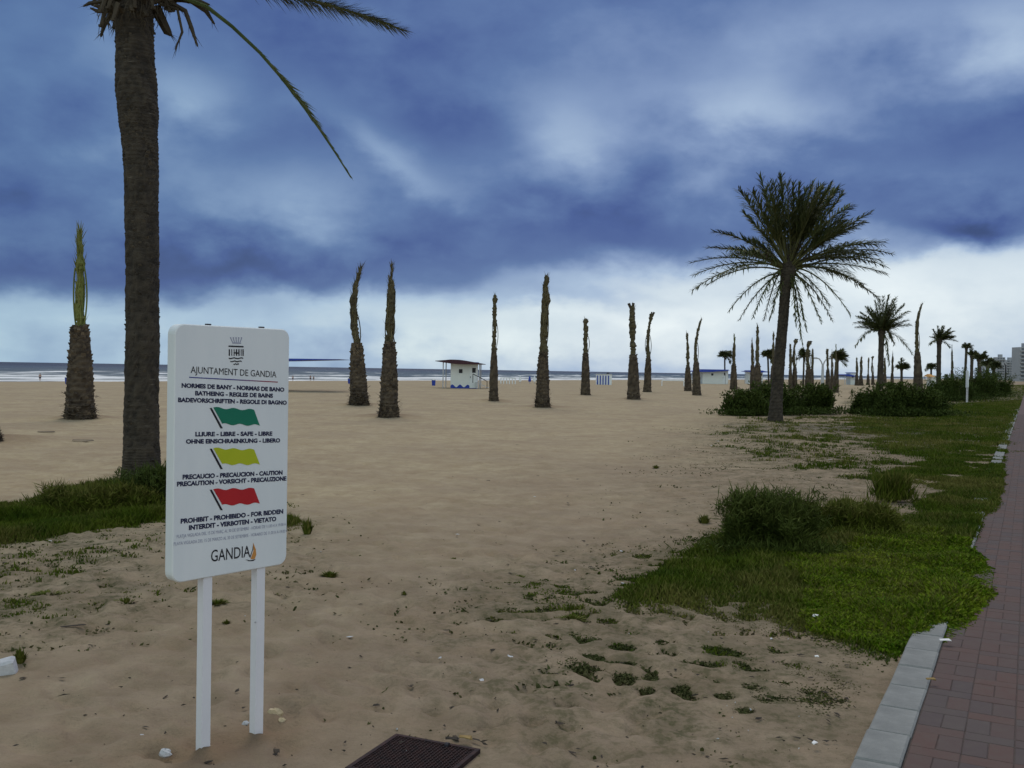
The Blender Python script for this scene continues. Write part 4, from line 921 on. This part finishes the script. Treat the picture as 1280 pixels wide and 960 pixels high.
# ------------------------------------------------------------------ grass and creeping plants
def blades(name, keys, n, hmin, hmax, wd, mt, extra=None, lean=.5, hnoise=.6, seed=0, clump=0, fl=1.0):
    rg = np.random.default_rng(seed); xs_, ys_ = [], []
    for nm, cnt_ in zip(keys, n):
        P, amp, soft = PATCH[nm]; lo, hi = P.min(0)-soft, P.max(0)+soft; got = 0
        for _ in range(60):
            m_ = 200000; 
            # more blades near the viewer
            yy_ = lo[1]*(hi[1]/lo[1])**rg.random(m_) if lo[1] > 1 else rg.uniform(lo[1], hi[1], m_); xx_ = rg.uniform(lo[0], hi[0], m_)
            dn_ = density(xx_, yy_) if nm != 'thin' else thin_cover(xx_, yy_)*smooth(.40, .62, fbm(xx_*2.6, yy_*2.6, 33, 4))*.8; keep = rg.random(m_) < dn_; s_, p_ = sp(xx_, yy_); keep &= sdist(P, xx_, yy_) > -soft*1.2; keep &= (p_ > .06) if nm == 'thin' else (p_ > -2)
            if extra: keep &= extra(xx_, yy_)
            xs_.append(xx_[keep][:cnt_-got]); ys_.append(yy_[keep][:cnt_-got]); got += len(xs_[-1])
            if got >= cnt_: break
    x_ = np.concatenate(xs_); y_ = np.concatenate(ys_); N = len(x_); z_ = gz(x_, y_)-.01; s_, p_ = sp(x_, y_); z_ = np.where(p_ < 0, .0, z_)
    hn = fbm(x_*1.8, y_*1.8, 81, 3); hgt = (hmin+(hmax-hmin)*rg.random(N))*(1-hnoise+2*hnoise*np.clip((hn-.25)*1.6, 0, 1)); hgt *= np.clip(density(x_, y_)**1.5*1.2, .5 if 'thin' in keys else .25, 1)
    a = rg.uniform(0, 2*PI, N); ln = hgt*lean*rg.uniform(.2, 1.6, N); dx, dy = np.cos(a)*ln, np.sin(a)*ln
    b = rg.uniform(0, 2*PI, N); wx, wy = np.cos(b)*wd*.5, np.sin(b)*wd*.5; ws = (1+y_/14.)**.7; wx *= ws; wy *= ws
    B0 = np.stack([x_-wx, y_-wy, z_], -1); B1 = np.stack([x_+wx, y_+wy, z_], -1)
    M1 = np.stack([x_+dx*.4+wx*fl, y_+dy*.4+wy*fl, z_+hgt*.6], -1); M0 = np.stack([x_+dx*.4-wx*fl, y_+dy*.4-wy*fl, z_+hgt*.6], -1)
    Tp = np.stack([x_+dx, y_+dy, z_+hgt*.95], -1)
    V = np.stack([B0, B1, M1, M0, Tp, Tp+np.stack([wx*.1, wy*.1, wx*0], -1)], 1).reshape(-1, 3); i_ = np.arange(N)[:, None]*6
    Fq = np.concatenate([i_+np.array([[0, 1, 2, 3]]), i_+np.array([[3, 2, 5, 4]])])
    tn = np.clip(.1+2.6*(.5*fbm(x_*1.6, y_*1.6, 91, 3)+.5*fbm(x_*.5, y_*.5, 93, 2)-.44)+rg.normal(0, .22, N), 0, 1)
    o_ = fast_mesh(name, V, Fq, M[mt], None, tint=np.repeat(tn, 6)); tag(o_, kind='stuff'); return o_
o_ = blades('grass', ['left', 'lsparse'], [70000, 16000], .03, .13, .008, 'grass', seed=1, lean=.4); tag(o_, 'long green grass around the foot of the thick palm trunk', 'grass')
o_ = blades('grass', ['main', 'mid', 'midright', 'far'], [160000, 60000, 50000, 40000], .02, .10, .009, 'grass', seed=2, lean=.4); tag(o_, 'rough green grass strip beside the promenade', 'grass')
M['weedleaf'] = mat('dull_weed_leaf', (.036, .050, .014), (.072, .082, .030), 4, .8, attr='tint', c3=(.13, .115, .055), spec=.05)
o_ = blades('creeping_weeds', ['fringe', 'small', 'thin'], [22000, 16000, 30000], .012, .05, .014, 'weedleaf', seed=3, lean=.9); tag(o_, 'thin creeping weeds on the trodden sand', 'weeds')
def bright(x_, y_):
    c_ = poly([(1000,700),(1080,690),(1140,665),(1215,690),(1243,715),(1212,770),(1172,803),(1120,812),(1050,790)]); return sdist(c_, x_, y_) > -.25*fbm(x_*3, y_*3, 5, 2)
o_ = blades('leafy_ground_cover', ['main'], [90000], .03, .085, .020, 'leafbright', extra=bright, seed=4, lean=.6, fl=1.5); tag(o_, 'bright green leafy ground cover spilling onto the promenade edge', 'ground cover')

# individual small weeds in the sand
def weed(px, py, hpx, wpx, label, mt='grass', n=70, seed=0, group='small weeds in the open sand'):
    P = ground(px, py); k_ = P.y/F; P = P-Vector((0, 0, .01)); t0 = thing('weed_tuft', P, label, 'weed', group); rg = random.Random(seed+px); mb = MB(); tn = []
    for i in range(n):
        a = rg.uniform(0, 2*PI); r_ = rg.random()**.6*wpx*k_*.5; o_ = np.array((math.cos(a)*r_*.3, math.sin(a)*r_*.3, 0)); e = np.array((math.cos(a)*r_, math.sin(a)*r_*.7, hpx*k_*rg.uniform(.35, 1)*(1-.4*r_/(wpx*k_*.5))))
        wv = np.array((-math.sin(a), math.cos(a), 0))*.006; m_ = o_*.5+e*.5+np.array((0, 0, hpx*k_*.12))
        mb.add([o_-wv*.6, o_+wv*.6, m_+wv*1.2, m_-wv*1.2, e], [(0, 1, 2, 3), (3, 2, 4)]); tn += [rg.random()*.8]*5
    mb.build('leaves', M[mt], t0, tint=tn)
for i, (px, py, h_, w_, lb) in enumerate([
  (412,722,14,32,'leafy weed in the sand a little right of the sign board'), (157,757,16,38,'dark bushy weed clump left of the sign posts'), (283,779,8,14,'tiny round weed between the sign posts'),
  (272,756,12,40,'straggling weed behind the left sign post'), (341,743,5,22,'flat dark weed right of the right sign post'), (384,668,30,26,'tall thin weed sprouting beside the right edge of the sign board'),
  (505,745,10,10,'small upright sprig in the open sand'), (568,700,6,12,'small sprig in the sand below the distant hut'), (820,585,6,14,'dark little weed alone in the pale sand left of the grass strip'),
  (240,788,0.1+6,10,'minute sprout left of the left sign post'), (25,828,26,24,'yellowish plant beside the pale block at the left edge'), (715,776,12,46,'rounded green tuft in the creeping weeds'),
  (880,655,18,26,'small grey-green sprig at the left of the rushy bush'), (60,745,10,60,'wide low tuft at the far left of the sand'), (200,632,14,30,'tuft before the thick palm foot'), (650,722,6,24,'scrap of weed at the left end of the creeping weeds')]):
    weed(px, py, h_, w_, lb, seed=i*3, n=60+int(w_*2), mt='grass')

# ------------------------------------------------------------------ stones, litter, twigs
def stone(px, py, wpx, hpx, label, mt='stone', name='stone', seed=0, cat='stone', group=None):
    P = ground(px, py); k_ = P.y/F; rg = random.Random(seed+px); rx = wpx*k_/2; rz = hpx*k_/2; V = []; n, m_ = 9, 5
    t0 = None
    for i in range(m_+1):
        ph = PI*i/m_
        for j in range(n): th = 2*PI*j/n; q_ = rg.uniform(.75, 1.15); V.append((rx*math.sin(ph)*math.cos(th)*q_, rx*.8*math.sin(ph)*math.sin(th)*q_, rz*math.cos(ph)*rg.uniform(.85, 1.1)+rz*.5))
    Fc = [(i*n+j, (i+1)*n+j, (i+1)*n+(j+1) % n, i*n+(j+1) % n) for i in range(m_) for j in range(n)]
    o_ = MB().add(np.array(V)*1.35, Fc).build(name, M[mt]); o_.location = P+Vector((0, 0, .008)); return tag(o_, label, cat, group)
stone(343, 900, 17, 13, 'yellowish stone at the foot of the right sign post')
stone(352, 905, 8, 6, 'small yellowish stone right of the larger one at the right post')
stone(206, 947, 13, 9, 'pale grey stone left of the left sign post', 'greystone')
stone(307, 908, 7, 5, 'small white stone between the sign posts', 'greystone')
stone(1020, 775, 9, 6, 'white pebble in the weeds in the right foreground', 'litter')
stone(265, 938, 7, 4, 'brownish pebble right of the left sign post')
P = ground(4, 842); bk = MB().box((0, 0, .02), (.16, .10, .085), rz=.35, ch=.012).build('concrete_block', M['greystone']); bk.location = P+Vector((-.02, 0, 0)); bk.rotation_euler = (.12, -.18, 0); tag(bk, 'pale broken concrete block at the left edge of the sand', 'block')
def scrap(px, py, w_, d_, label, mt, name, cat, rz=0, up=.012):
    P = ground(px, py); s_, p_ = sp(P.x, P.y); z_ = .03 if p_ < .02 else P.z+.02
    if p_ < .02: P = at(px, py, (EYE-z_)/(-ray(px, py).z))
    V = []; n = 7
    for k_ in (0, .003):
        for j in range(n): th = 2*PI*j/n; q_ = 1+.25*math.sin(j*2.3); V.append((w_*math.cos(th)*q_, d_*math.sin(th)*q_, k_+up*abs(math.sin(j*1.7))))
    o_ = MB().add(V, [tuple(range(n-1, -1, -1)), tuple(range(n, 2*n))]+[(j, (j+1) % n, n+(j+1) % n, n+j) for j in range(n)]).build(name, M[mt])
    o_.location = (P.x, P.y, z_); o_.rotation_euler[2] = rz; return tag(o_, label, cat)
scrap(1182, 802, .035, .018, 'white scrap of paper where the grass meets the end of the kerb', 'litter', 'paper_scrap', 'litter')
scrap(1164, 851, .026, .011, 'dry brown leaf lying on the kerb', 'leafdry', 'dry_leaf', 'leaf')
scrap(1021, 827, .012, .008, 'small white scrap on the sand left of the kerb', 'litter', 'paper_scrap', 'litter')
scrap(1018, 937, .016, .010, 'white scrap on the sand near the bottom edge by the kerb', 'litter', 'paper_scrap', 'litter', .8)
scrap(92, 787, .07, .012, 'thin black stick in the sand at the left', 'twig', 'stick', 'stick', .5, .004)
scrap(565, 932, .03, .010, 'black scrap beside the drain cover', 'twig', 'dark_scrap', 'litter', -.2)
scrap(582, 930, .03, .014, 'yellowish leaf beside the far edge of the drain cover', 'leafdry', 'dry_leaf', 'leaf', -.3)
scrap(104, 552, .22, .08, 'dark flat clump in the sand before the green tied palm', 'twig', 'seaweed_clump', 'seaweed')
scrap(58, 541, .2, .07, 'dark flat clump in the sand left of the green tied palm', 'twig', 'seaweed_clump', 'seaweed')
db = MB(); pb2 = MB()
rg = random.Random(77)
for i in range(650):
    px = rg.uniform(-20, 1120) if rg.random() < .55 else rg.uniform(520, 1120); py = 540+420*rg.random()**.8; d_ = ray(px, py); k_ = EYE/(-d_.z); x_, y_ = d_.x*k_, k_
    s_, p_ = sp(x_, y_)
    if p_ < .08: continue
    z_ = float(gz(x_, y_))+.010; l_ = (.004+.022*rg.random()**2.5)*(1+y_/14); a = rg.uniform(0, 2*PI); w_ = l_*rg.uniform(.12, .6)
    n_ = rg.choice((4, 5, 6)); V = []
    for j in range(n_): th = 2*PI*j/n_+rg.uniform(-.3, .3); u_, v_ = math.cos(th)*l_*rg.uniform(.6, 1), math.sin(th)*w_*rg.uniform(.6, 1); V.append((x_+u_*math.cos(a)-v_*math.sin(a), y_+u_*math.sin(a)+v_*math.cos(a), z_+rg.uniform(-.002, .006)))
    V.append((x_, y_, z_+.006)); (db if rg.random() < .9 else pb2).add(V, [(j, (j+1) % n_, n_) for j in range(n_)])
tag(db.build('dry_debris', M['twig'], None), 'scattered dark twigs and plant scraps on the sand', 'debris', kind='stuff')
tag(pb2.build('pebbles', M['greystone'], None), 'scattered pale pebbles and shells on the sand', 'pebbles', kind='stuff')

# ------------------------------------------------------------------ beach huts
def hut(px0, px1, by, label, body_h=2.15, roof=True, canopy=None, can_px=None, depth=None, flat_blue=False, stairs=True, base_band=True, side_px=None, cth=.26, pf=(.16, .9)):
    P = ground((px0+px1)/2, by); D = P.y; k_ = D/F; W_ = (px1-px0)*k_; t0 = thing('beach_hut', P, label, 'hut', 'white huts on the beach', rz=-.0)
    dp = 2.4
    MB().box((0, dp/2, body_h/2), (W_, dp, body_h)).build('wall', M['hutwhite'], t0)
    MB().box((-.05, dp/2, body_h+.05), (W_+.25, dp+.3, .08)).build('roof', M['blue'], t0)
    wn = MB().box((-W_*.12, -.012, body_h*.68), (.30, .03, .34)).build('window', M['dark'], t0)
    MB().box((-W_*.12, -.02, body_h*.68-.2), (.40, .05, .05)).build('sill', M['white'], wn)
    dr = MB().box((W_*.36, -.012, body_h*.45), (.62, .03, body_h*.85)).build('door', M['white'], t0)
    MB().box((W_*.36+.05, -.032, body_h*.72), (.30, .02, .42)).build('pane', M['dark'], dr)
    MB().box((W_*.36-.24, -.036, body_h*.45), (.05, .04, .12)).build('handle', M['dark'], dr)
    if base_band:
        q_ = [(-W_/2+W_*i/24, .16+.09*math.sin(i*.9)) for i in range(25)]; mb = MB()
        for i in range(24): mb.add([(q_[i][0], -.006, 0), (q_[i+1][0], -.006, 0), (q_[i+1][0], -.006, q_[i+1][1]*1.3), (q_[i][0], -.006, q_[i][1]*1.3)], [(0, 1, 2, 3)])
        mb.build('painted_wave', M['blue'], t0)
    if stairs:
        st_ = MB()
        for j in range(4): st_.box((W_*.36+.35+j*.28, -.45, .52-j*.13), (.28, .8, .05))
        st_.build('steps', M['steel'], t0)
        rl = MB(); rl.tube([(W_*.36, -.85, 1.25), (W_*.36+1.2, -.85, .65)], .03, 5); rl.tube([(W_*.36, -.85, .5), (W_*.36, -.85, 1.25)], .03, 5); rl.tube([(W_*.36+1.2, -.85, .0), (W_*.36+1.2, -.85, .65)], .03, 5); rl.build('handrail', M['dark'], t0)
    if can_px:
        (xa, ya), (xb, yb) = can_px; A_ = np.array(at(xa, ya, D))-np.array(P); B_ = np.array(at(xb, yb, D))-np.array(P); th = cth; n = 10; V = []
        for yy_ in (-.9, dp+.9):
            for i in range(n+1):
                f_ = i/n; c_ = A_*(1-f_)+B_*f_; thick = th*min(1, .25+2.4*f_, .25+1.6*(1-f_)); V += [(c_[0], yy_, c_[2]+thick*.8*math.sin(PI*f_)**.5), (c_[0], yy_, c_[2]-thick*.6)]
        m_ = 2*(n+1); Fc = []
        for i in range(n): a = 2*i; Fc += [(a, a+1, a+3, a+2), (m_+a, m_+a+2, m_+a+3, m_+a+1), (a, a+2, m_+a+2, m_+a), (a+1, m_+a+1, m_+a+3, a+3)]
        Fc += [(0, m_, m_+1, 1), (2*n, 2*n+1, m_+2*n+1, m_+2*n)]
        MB().add(V, Fc).build('canopy', M['canopy'] if not flat_blue else M['blue'], t0)
        for f_ in pf:
            for yy_ in (-.6, dp+.6):
                c_ = A_*(1-f_)+B_*f_; MB().tube([(c_[0], yy_, -.1), (c_[0], yy_, c_[2])], .05, 6).build('post', M['steel'], t0)
    return t0
hut(563, 596, 485.5, 'small white beach hut with a dark sloping canopy and blue wave at its foot', can_px=((545,451),(606,455)))
hut(299, 340, 488, 'beach hut hidden behind the sign, its thin canopy poking out to the right', can_px=((292,450.6),(428,449.2)), stairs=False, flat_blue=True, cth=.10, pf=(.05, .40))
hut(878, 910, 480, 'long white beach hut with a flat blue roof edge', can_px=((862,464.0),(911,463.2)), flat_blue=True, stairs=False, base_band=False)
hut(936, 953, 480, 'white beach hut mostly hidden behind the knobbly tied-up palm', can_px=((932,464),(962,465)), flat_blue=True, stairs=False, base_band=False)
hut(1063, 1070, 481, 'far white beach hut left of the far row of tied-up palms', can_px=((1052,468.3),(1069,470.5)), flat_blue=True, stairs=False, base_band=False)
# kiosk with orange awning
P = ground(1167, 484); kk = thing('kiosk', P, 'small white kiosk with an orange awning behind the palm row', 'kiosk'); k_ = P.y/F
MB().box((2*k_, .9, 7*k_), (10*k_, 1.8, 14*k_)).build('wall', M['hutwhite'], kk); MB().box((2*k_, .9, 14.5*k_), (12*k_, 2.4, 1.0*k_)).build('roof', M['white'], kk)
aw = MB().add([(-9*k_, -1.5, 13*k_), (-2.5*k_, -1.5, 13*k_), (-4*k_, .2, 16.5*k_), (-7.5*k_, .2, 16.5*k_), (-9*k_, 1.5, 13*k_), (-2.5*k_, 1.5, 13*k_)], [(0, 1, 2, 3), (4, 3, 2, 5), (0, 3, 4), (1, 5, 2), (0, 4, 5, 1)]).build('awning', M['orange'], kk)
MB().tube([(-5.5*k_, 0, 0), (-5.5*k_, 0, 14*k_)], .05, 6).build('pole', M['steel'], kk)
# striped cabin
P = ground(755, 481); k_ = P.y/F; sc_ = thing('striped_cabin', P, 'blue and white striped changing cabin near the water', 'cabin'); W_ = 19*k_; Hc_ = 12.5*k_
MB().box((0, W_*.25, Hc_/2), (W_, W_*.5, Hc_)).build('wall', M['white'], sc_)
for i in range(5): MB().box((-W_/2+W_*(i*.18+.07), -.03, Hc_*.47), (W_*.07, .04, Hc_*.9)).build('blue_stripe', M['blue'], sc_)
MB().box((0, W_*.25, Hc_+.05), (W_*1.03, W_*.55, .1)).build('roof', M['steel'], sc_)
fg = MB(); fg.tube([(W_*.2, W_*.2, Hc_), (W_*.2, W_*.2, Hc_+2.4*k_)], .05, 5); fg.box((W_*.27, W_*.2, Hc_+2*k_), (W_*.18, .04, 1.4*k_)); fg.build('small_flag', M['dark'], sc_)
# goal-like frame
P = ground(832, 482.5); Q = ground(850, 482.5); gl_ = thing('goal_frame', (P+Q)/2, 'white goal frame standing on the sand left of the blue roofed hut', 'goal'); k_ = P.y/F; hw = (Q-P).length/2; gh = 6.5*k_
MB().tube([(-hw, 0, 0), (-hw, 0, gh)], .06, 6).build('post', M['white'], gl_); MB().tube([(hw, 0, 0), (hw, 0, gh)], .06, 6).build('post', M['white'], gl_); MB().tube([(-hw, 0, gh+.04), (hw, 0, gh+.04)], .06, 6).build('crossbar', M['white'], gl_)
# rail of posts near the water + folded parasols
P = ground(635, 480); k_ = P.y/F; rk = thing('post_rail', P, 'low white rail of upright posts near the water right of the hut', 'railing')
for j in range(6): MB().tube([((j-2.5)*3.6*k_, 0, 0), ((j-2.5)*3.6*k_, 0, 8*k_)], .06, 5).build('post', M['white'], rk)
MB().tube([(-9.5*k_, 0, 7.6*k_), (9.5*k_, 0, 7.6*k_)], .05, 5).build('rail', M['white'], rk)
for i, (px, col_, lb) in enumerate([(650, 'white', 'closed white parasol near the water, leftmost of three'), (662, 'blue', 'closed blue parasol near the water between two white ones'), (668, 'white', 'closed white parasol at the left side of the tall lone tied-up palm')]):
    P = ground(px, 479.5); k_ = P.y/F; u_ = thing('folded_parasol', P, lb, 'parasol', 'closed parasols by the water')
    MB().tube([(0, 0, 0), (0, 0, 9*k_)], .04, 5).build('pole', M['steel'], u_); MB().tube([(0, 0, 2.5*k_), (0, 0, 4*k_), (0, 0, 8*k_), (0, 0, 9.5*k_)], [1.7*k_, 1.9*k_, 1.1*k_, .15*k_], 8).build('cloth', M[col_], u_)
for px, py, lb in [(84,480,'blue bin at the water edge left of the green tied palm'), (437,479.5,'blue bin near the water left of the leaning tied-up palm'), (542,482,'blue bin between the pair of tied-up palms and the small white hut')]:
    P = ground(px, py); bi = thing('litter_bin', P, lb, 'bin', 'blue bins on the beach'); MB().tube([(0, 0, 0), (0, 0, .05), (0, 0, .52)], [.15, .16, .19], 12).build('body', M['blue'], bi); MB().tube([(0, 0, .52), (0, 0, .57), (0, 0, .60)], [.20, .20, .12], 12).build('lid', M['white'], bi)
# street lamp with two arms
P = ground(1028, 481); k_ = P.y/F; lm = thing('street_lamp', P, 'pale double-arm street lamp between the tied-up palms', 'street lamp'); hL = 34*k_
MB().tube([(0, 0, 0), (0, 0, hL*.72)], [.28, .18], 8).build('pole', M['steel'], lm)
for s_ in (-1, 1):
    ar = MB().tube([(0, 0, hL*.70), (s_*2.2*k_, 0, hL*.86), (s_*4.5*k_, 0, hL*.95), (s_*8*k_, 0, hL*.98)], .11, 6).build('arm', M['steel'], lm); MB().box((s_*9.5*k_, 0, hL*.975), (4*k_, .5, .3), ch=.05).build('lamp_head', M['steel'], ar)

P = ground(1256.5, 487); k_ = P.y/F; pl_ = thing('lamp_post', P, 'thin dark lamp post before the leftmost apartment towers', 'lamp post')
MB().tube([(0, 0, 0), (0, 0, 30*k_)], [.14, .08], 8).build('pole', M['dark'], pl_); MB().tube([(0, 0, 30*k_), (-1.6*k_, 0, 32*k_), (-3.2*k_, 0, 32.2*k_)], .06, 6).build('arm', M['dark'], pl_); MB().box((-4*k_, 0, 32*k_), (2.2*k_, .3, .18), ch=.03).build('lamp_head', M['steel'], pl_)

# ------------------------------------------------------------------ people at the water's edge
def person(px, py, hpx, label, pose=0, wade=.35):
    d_ = ray(px, py); D = (EYE-SEA)/(-d_.z) if py < 478 else ground(px, py).y; P = at(px, py, D); k_ = D/F; Hp = hpx*k_/(1-wade*.3); P.z -= wade*.3*Hp
    t0 = thing('person', P, label, 'person', 'bathers at the edge of the sea', rz=pose*.8); u_ = Hp/7.5
    J = {'pel': (0,0,3.75), 'sp': (0,0,4.7), 'ch': (0,0.02,5.6), 'nk': (0,0,6.35), 'hd': (0,-.05,6.9), 'tp': (0,0,7.3)}
    V = [J[n] for n in ('pel', 'sp', 'ch', 'nk', 'hd', 'tp')]; R_ = [.62, .52, .66, .24, .40, .25]; E = [(0,1),(1,2),(2,3),(3,4),(4,5)]
    for s in (-1, 1):
        b = len(V); V += [(s*.85,0,6.0), (s*1.15,.1+.1*pose,4.8), (s*(1.2-.5*pose),-.35,3.9), (s*.42,0,3.5), (s*.48,-.1,2.0), (s*.5,.08,.35), (s*.52,-.45,.08)]
        R_ += [.28, .22, .16, .42, .28, .18, .16]; E += [(2,b),(b,b+1),(b+1,b+2),(0,b+3),(b+3,b+4),(b+4,b+5),(b+5,b+6)]
    me = bpy.data.meshes.new('body'); me.from_pydata([(x_*u_, y_*u_, z_*u_) for x_, y_, z_ in V], E, []); me.materials.append(M['skin']); o_ = bpy.data.objects.new('body', me); COL.objects.link(o_); o_.parent = t0
    o_.modifiers.new('skin', 'SKIN'); sk = me.skin_vertices[0].data
    for i, r_ in enumerate(R_): sk[i].radius = (r_*u_, r_*u_*.8)
    sk[0].use_root = True; sb = o_.modifiers.new('sub', 'SUBSURF'); sb.levels = sb.render_levels = 1
    MB().tube([(0,0,3.0*u_), (0,0,3.5*u_), (0,0,4.2*u_)], [.95*u_, .98*u_, .72*u_], 10).build('swimwear', M['swim'], t0); MB().tube([(0,.06*u_,6.75*u_), (0,.06*u_,7.1*u_), (0,0,7.5*u_)], [.46*u_, .47*u_, .2*u_], 8).build('hair', M['hair'], t0)
person(50, 476, 9.5, 'dark figure of a bather standing in the foam at the far left', 0)
person(366, 476, 6.5, 'small bather in the surf just right of the sign edge', .4)
person(388, 476, 7, 'bather in the surf between the sign and the leaning tied-up palm, left of two', .2)
person(392, 476, 6, 'smaller bather close on the right of another in the surf beyond the sign', .6)

# ------------------------------------------------------------------ towers far down the coast
def tower(px0, px1, top, D, label, floors, gap=0):
    a = at(px0, 474, D); b = at(px1, 474, D); P = Vector(((a.x+b.x)/2, D, -.3)); W_ = b.x-a.x; Hh = at((px0+px1)/2, top, D).z+.3
    t0 = thing('apartment_tower', P, label, 'building', 'apartment towers at the end of the promenade'); dp = W_*.9
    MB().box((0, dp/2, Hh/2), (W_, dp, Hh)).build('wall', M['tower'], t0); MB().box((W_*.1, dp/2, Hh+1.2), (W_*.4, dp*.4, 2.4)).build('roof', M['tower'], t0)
    fh = Hh/floors
    for i in range(1, floors):
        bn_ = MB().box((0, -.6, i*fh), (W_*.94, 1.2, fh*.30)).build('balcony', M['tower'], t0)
        for sx_ in (-.3, 0, .3): MB().box((W_*sx_, -.05, i*fh+fh*.5), (W_*.2, .1, fh*.5)).build('window', M['towerdark'], t0)
tower(1245.5, 1256, 446.5, 820, 'pale apartment tower, leftmost of the three at the right edge', 9)
tower(1257, 1272, 450, 900, 'lower wide apartment tower in the middle of the three', 8)
tower(1274, 1296, 434, 560, 'tallest apartment tower cut by the right edge of the picture', 9)
tower(1225.5, 1234, 463, 420, 'low pale building behind the palms at the right', 3)
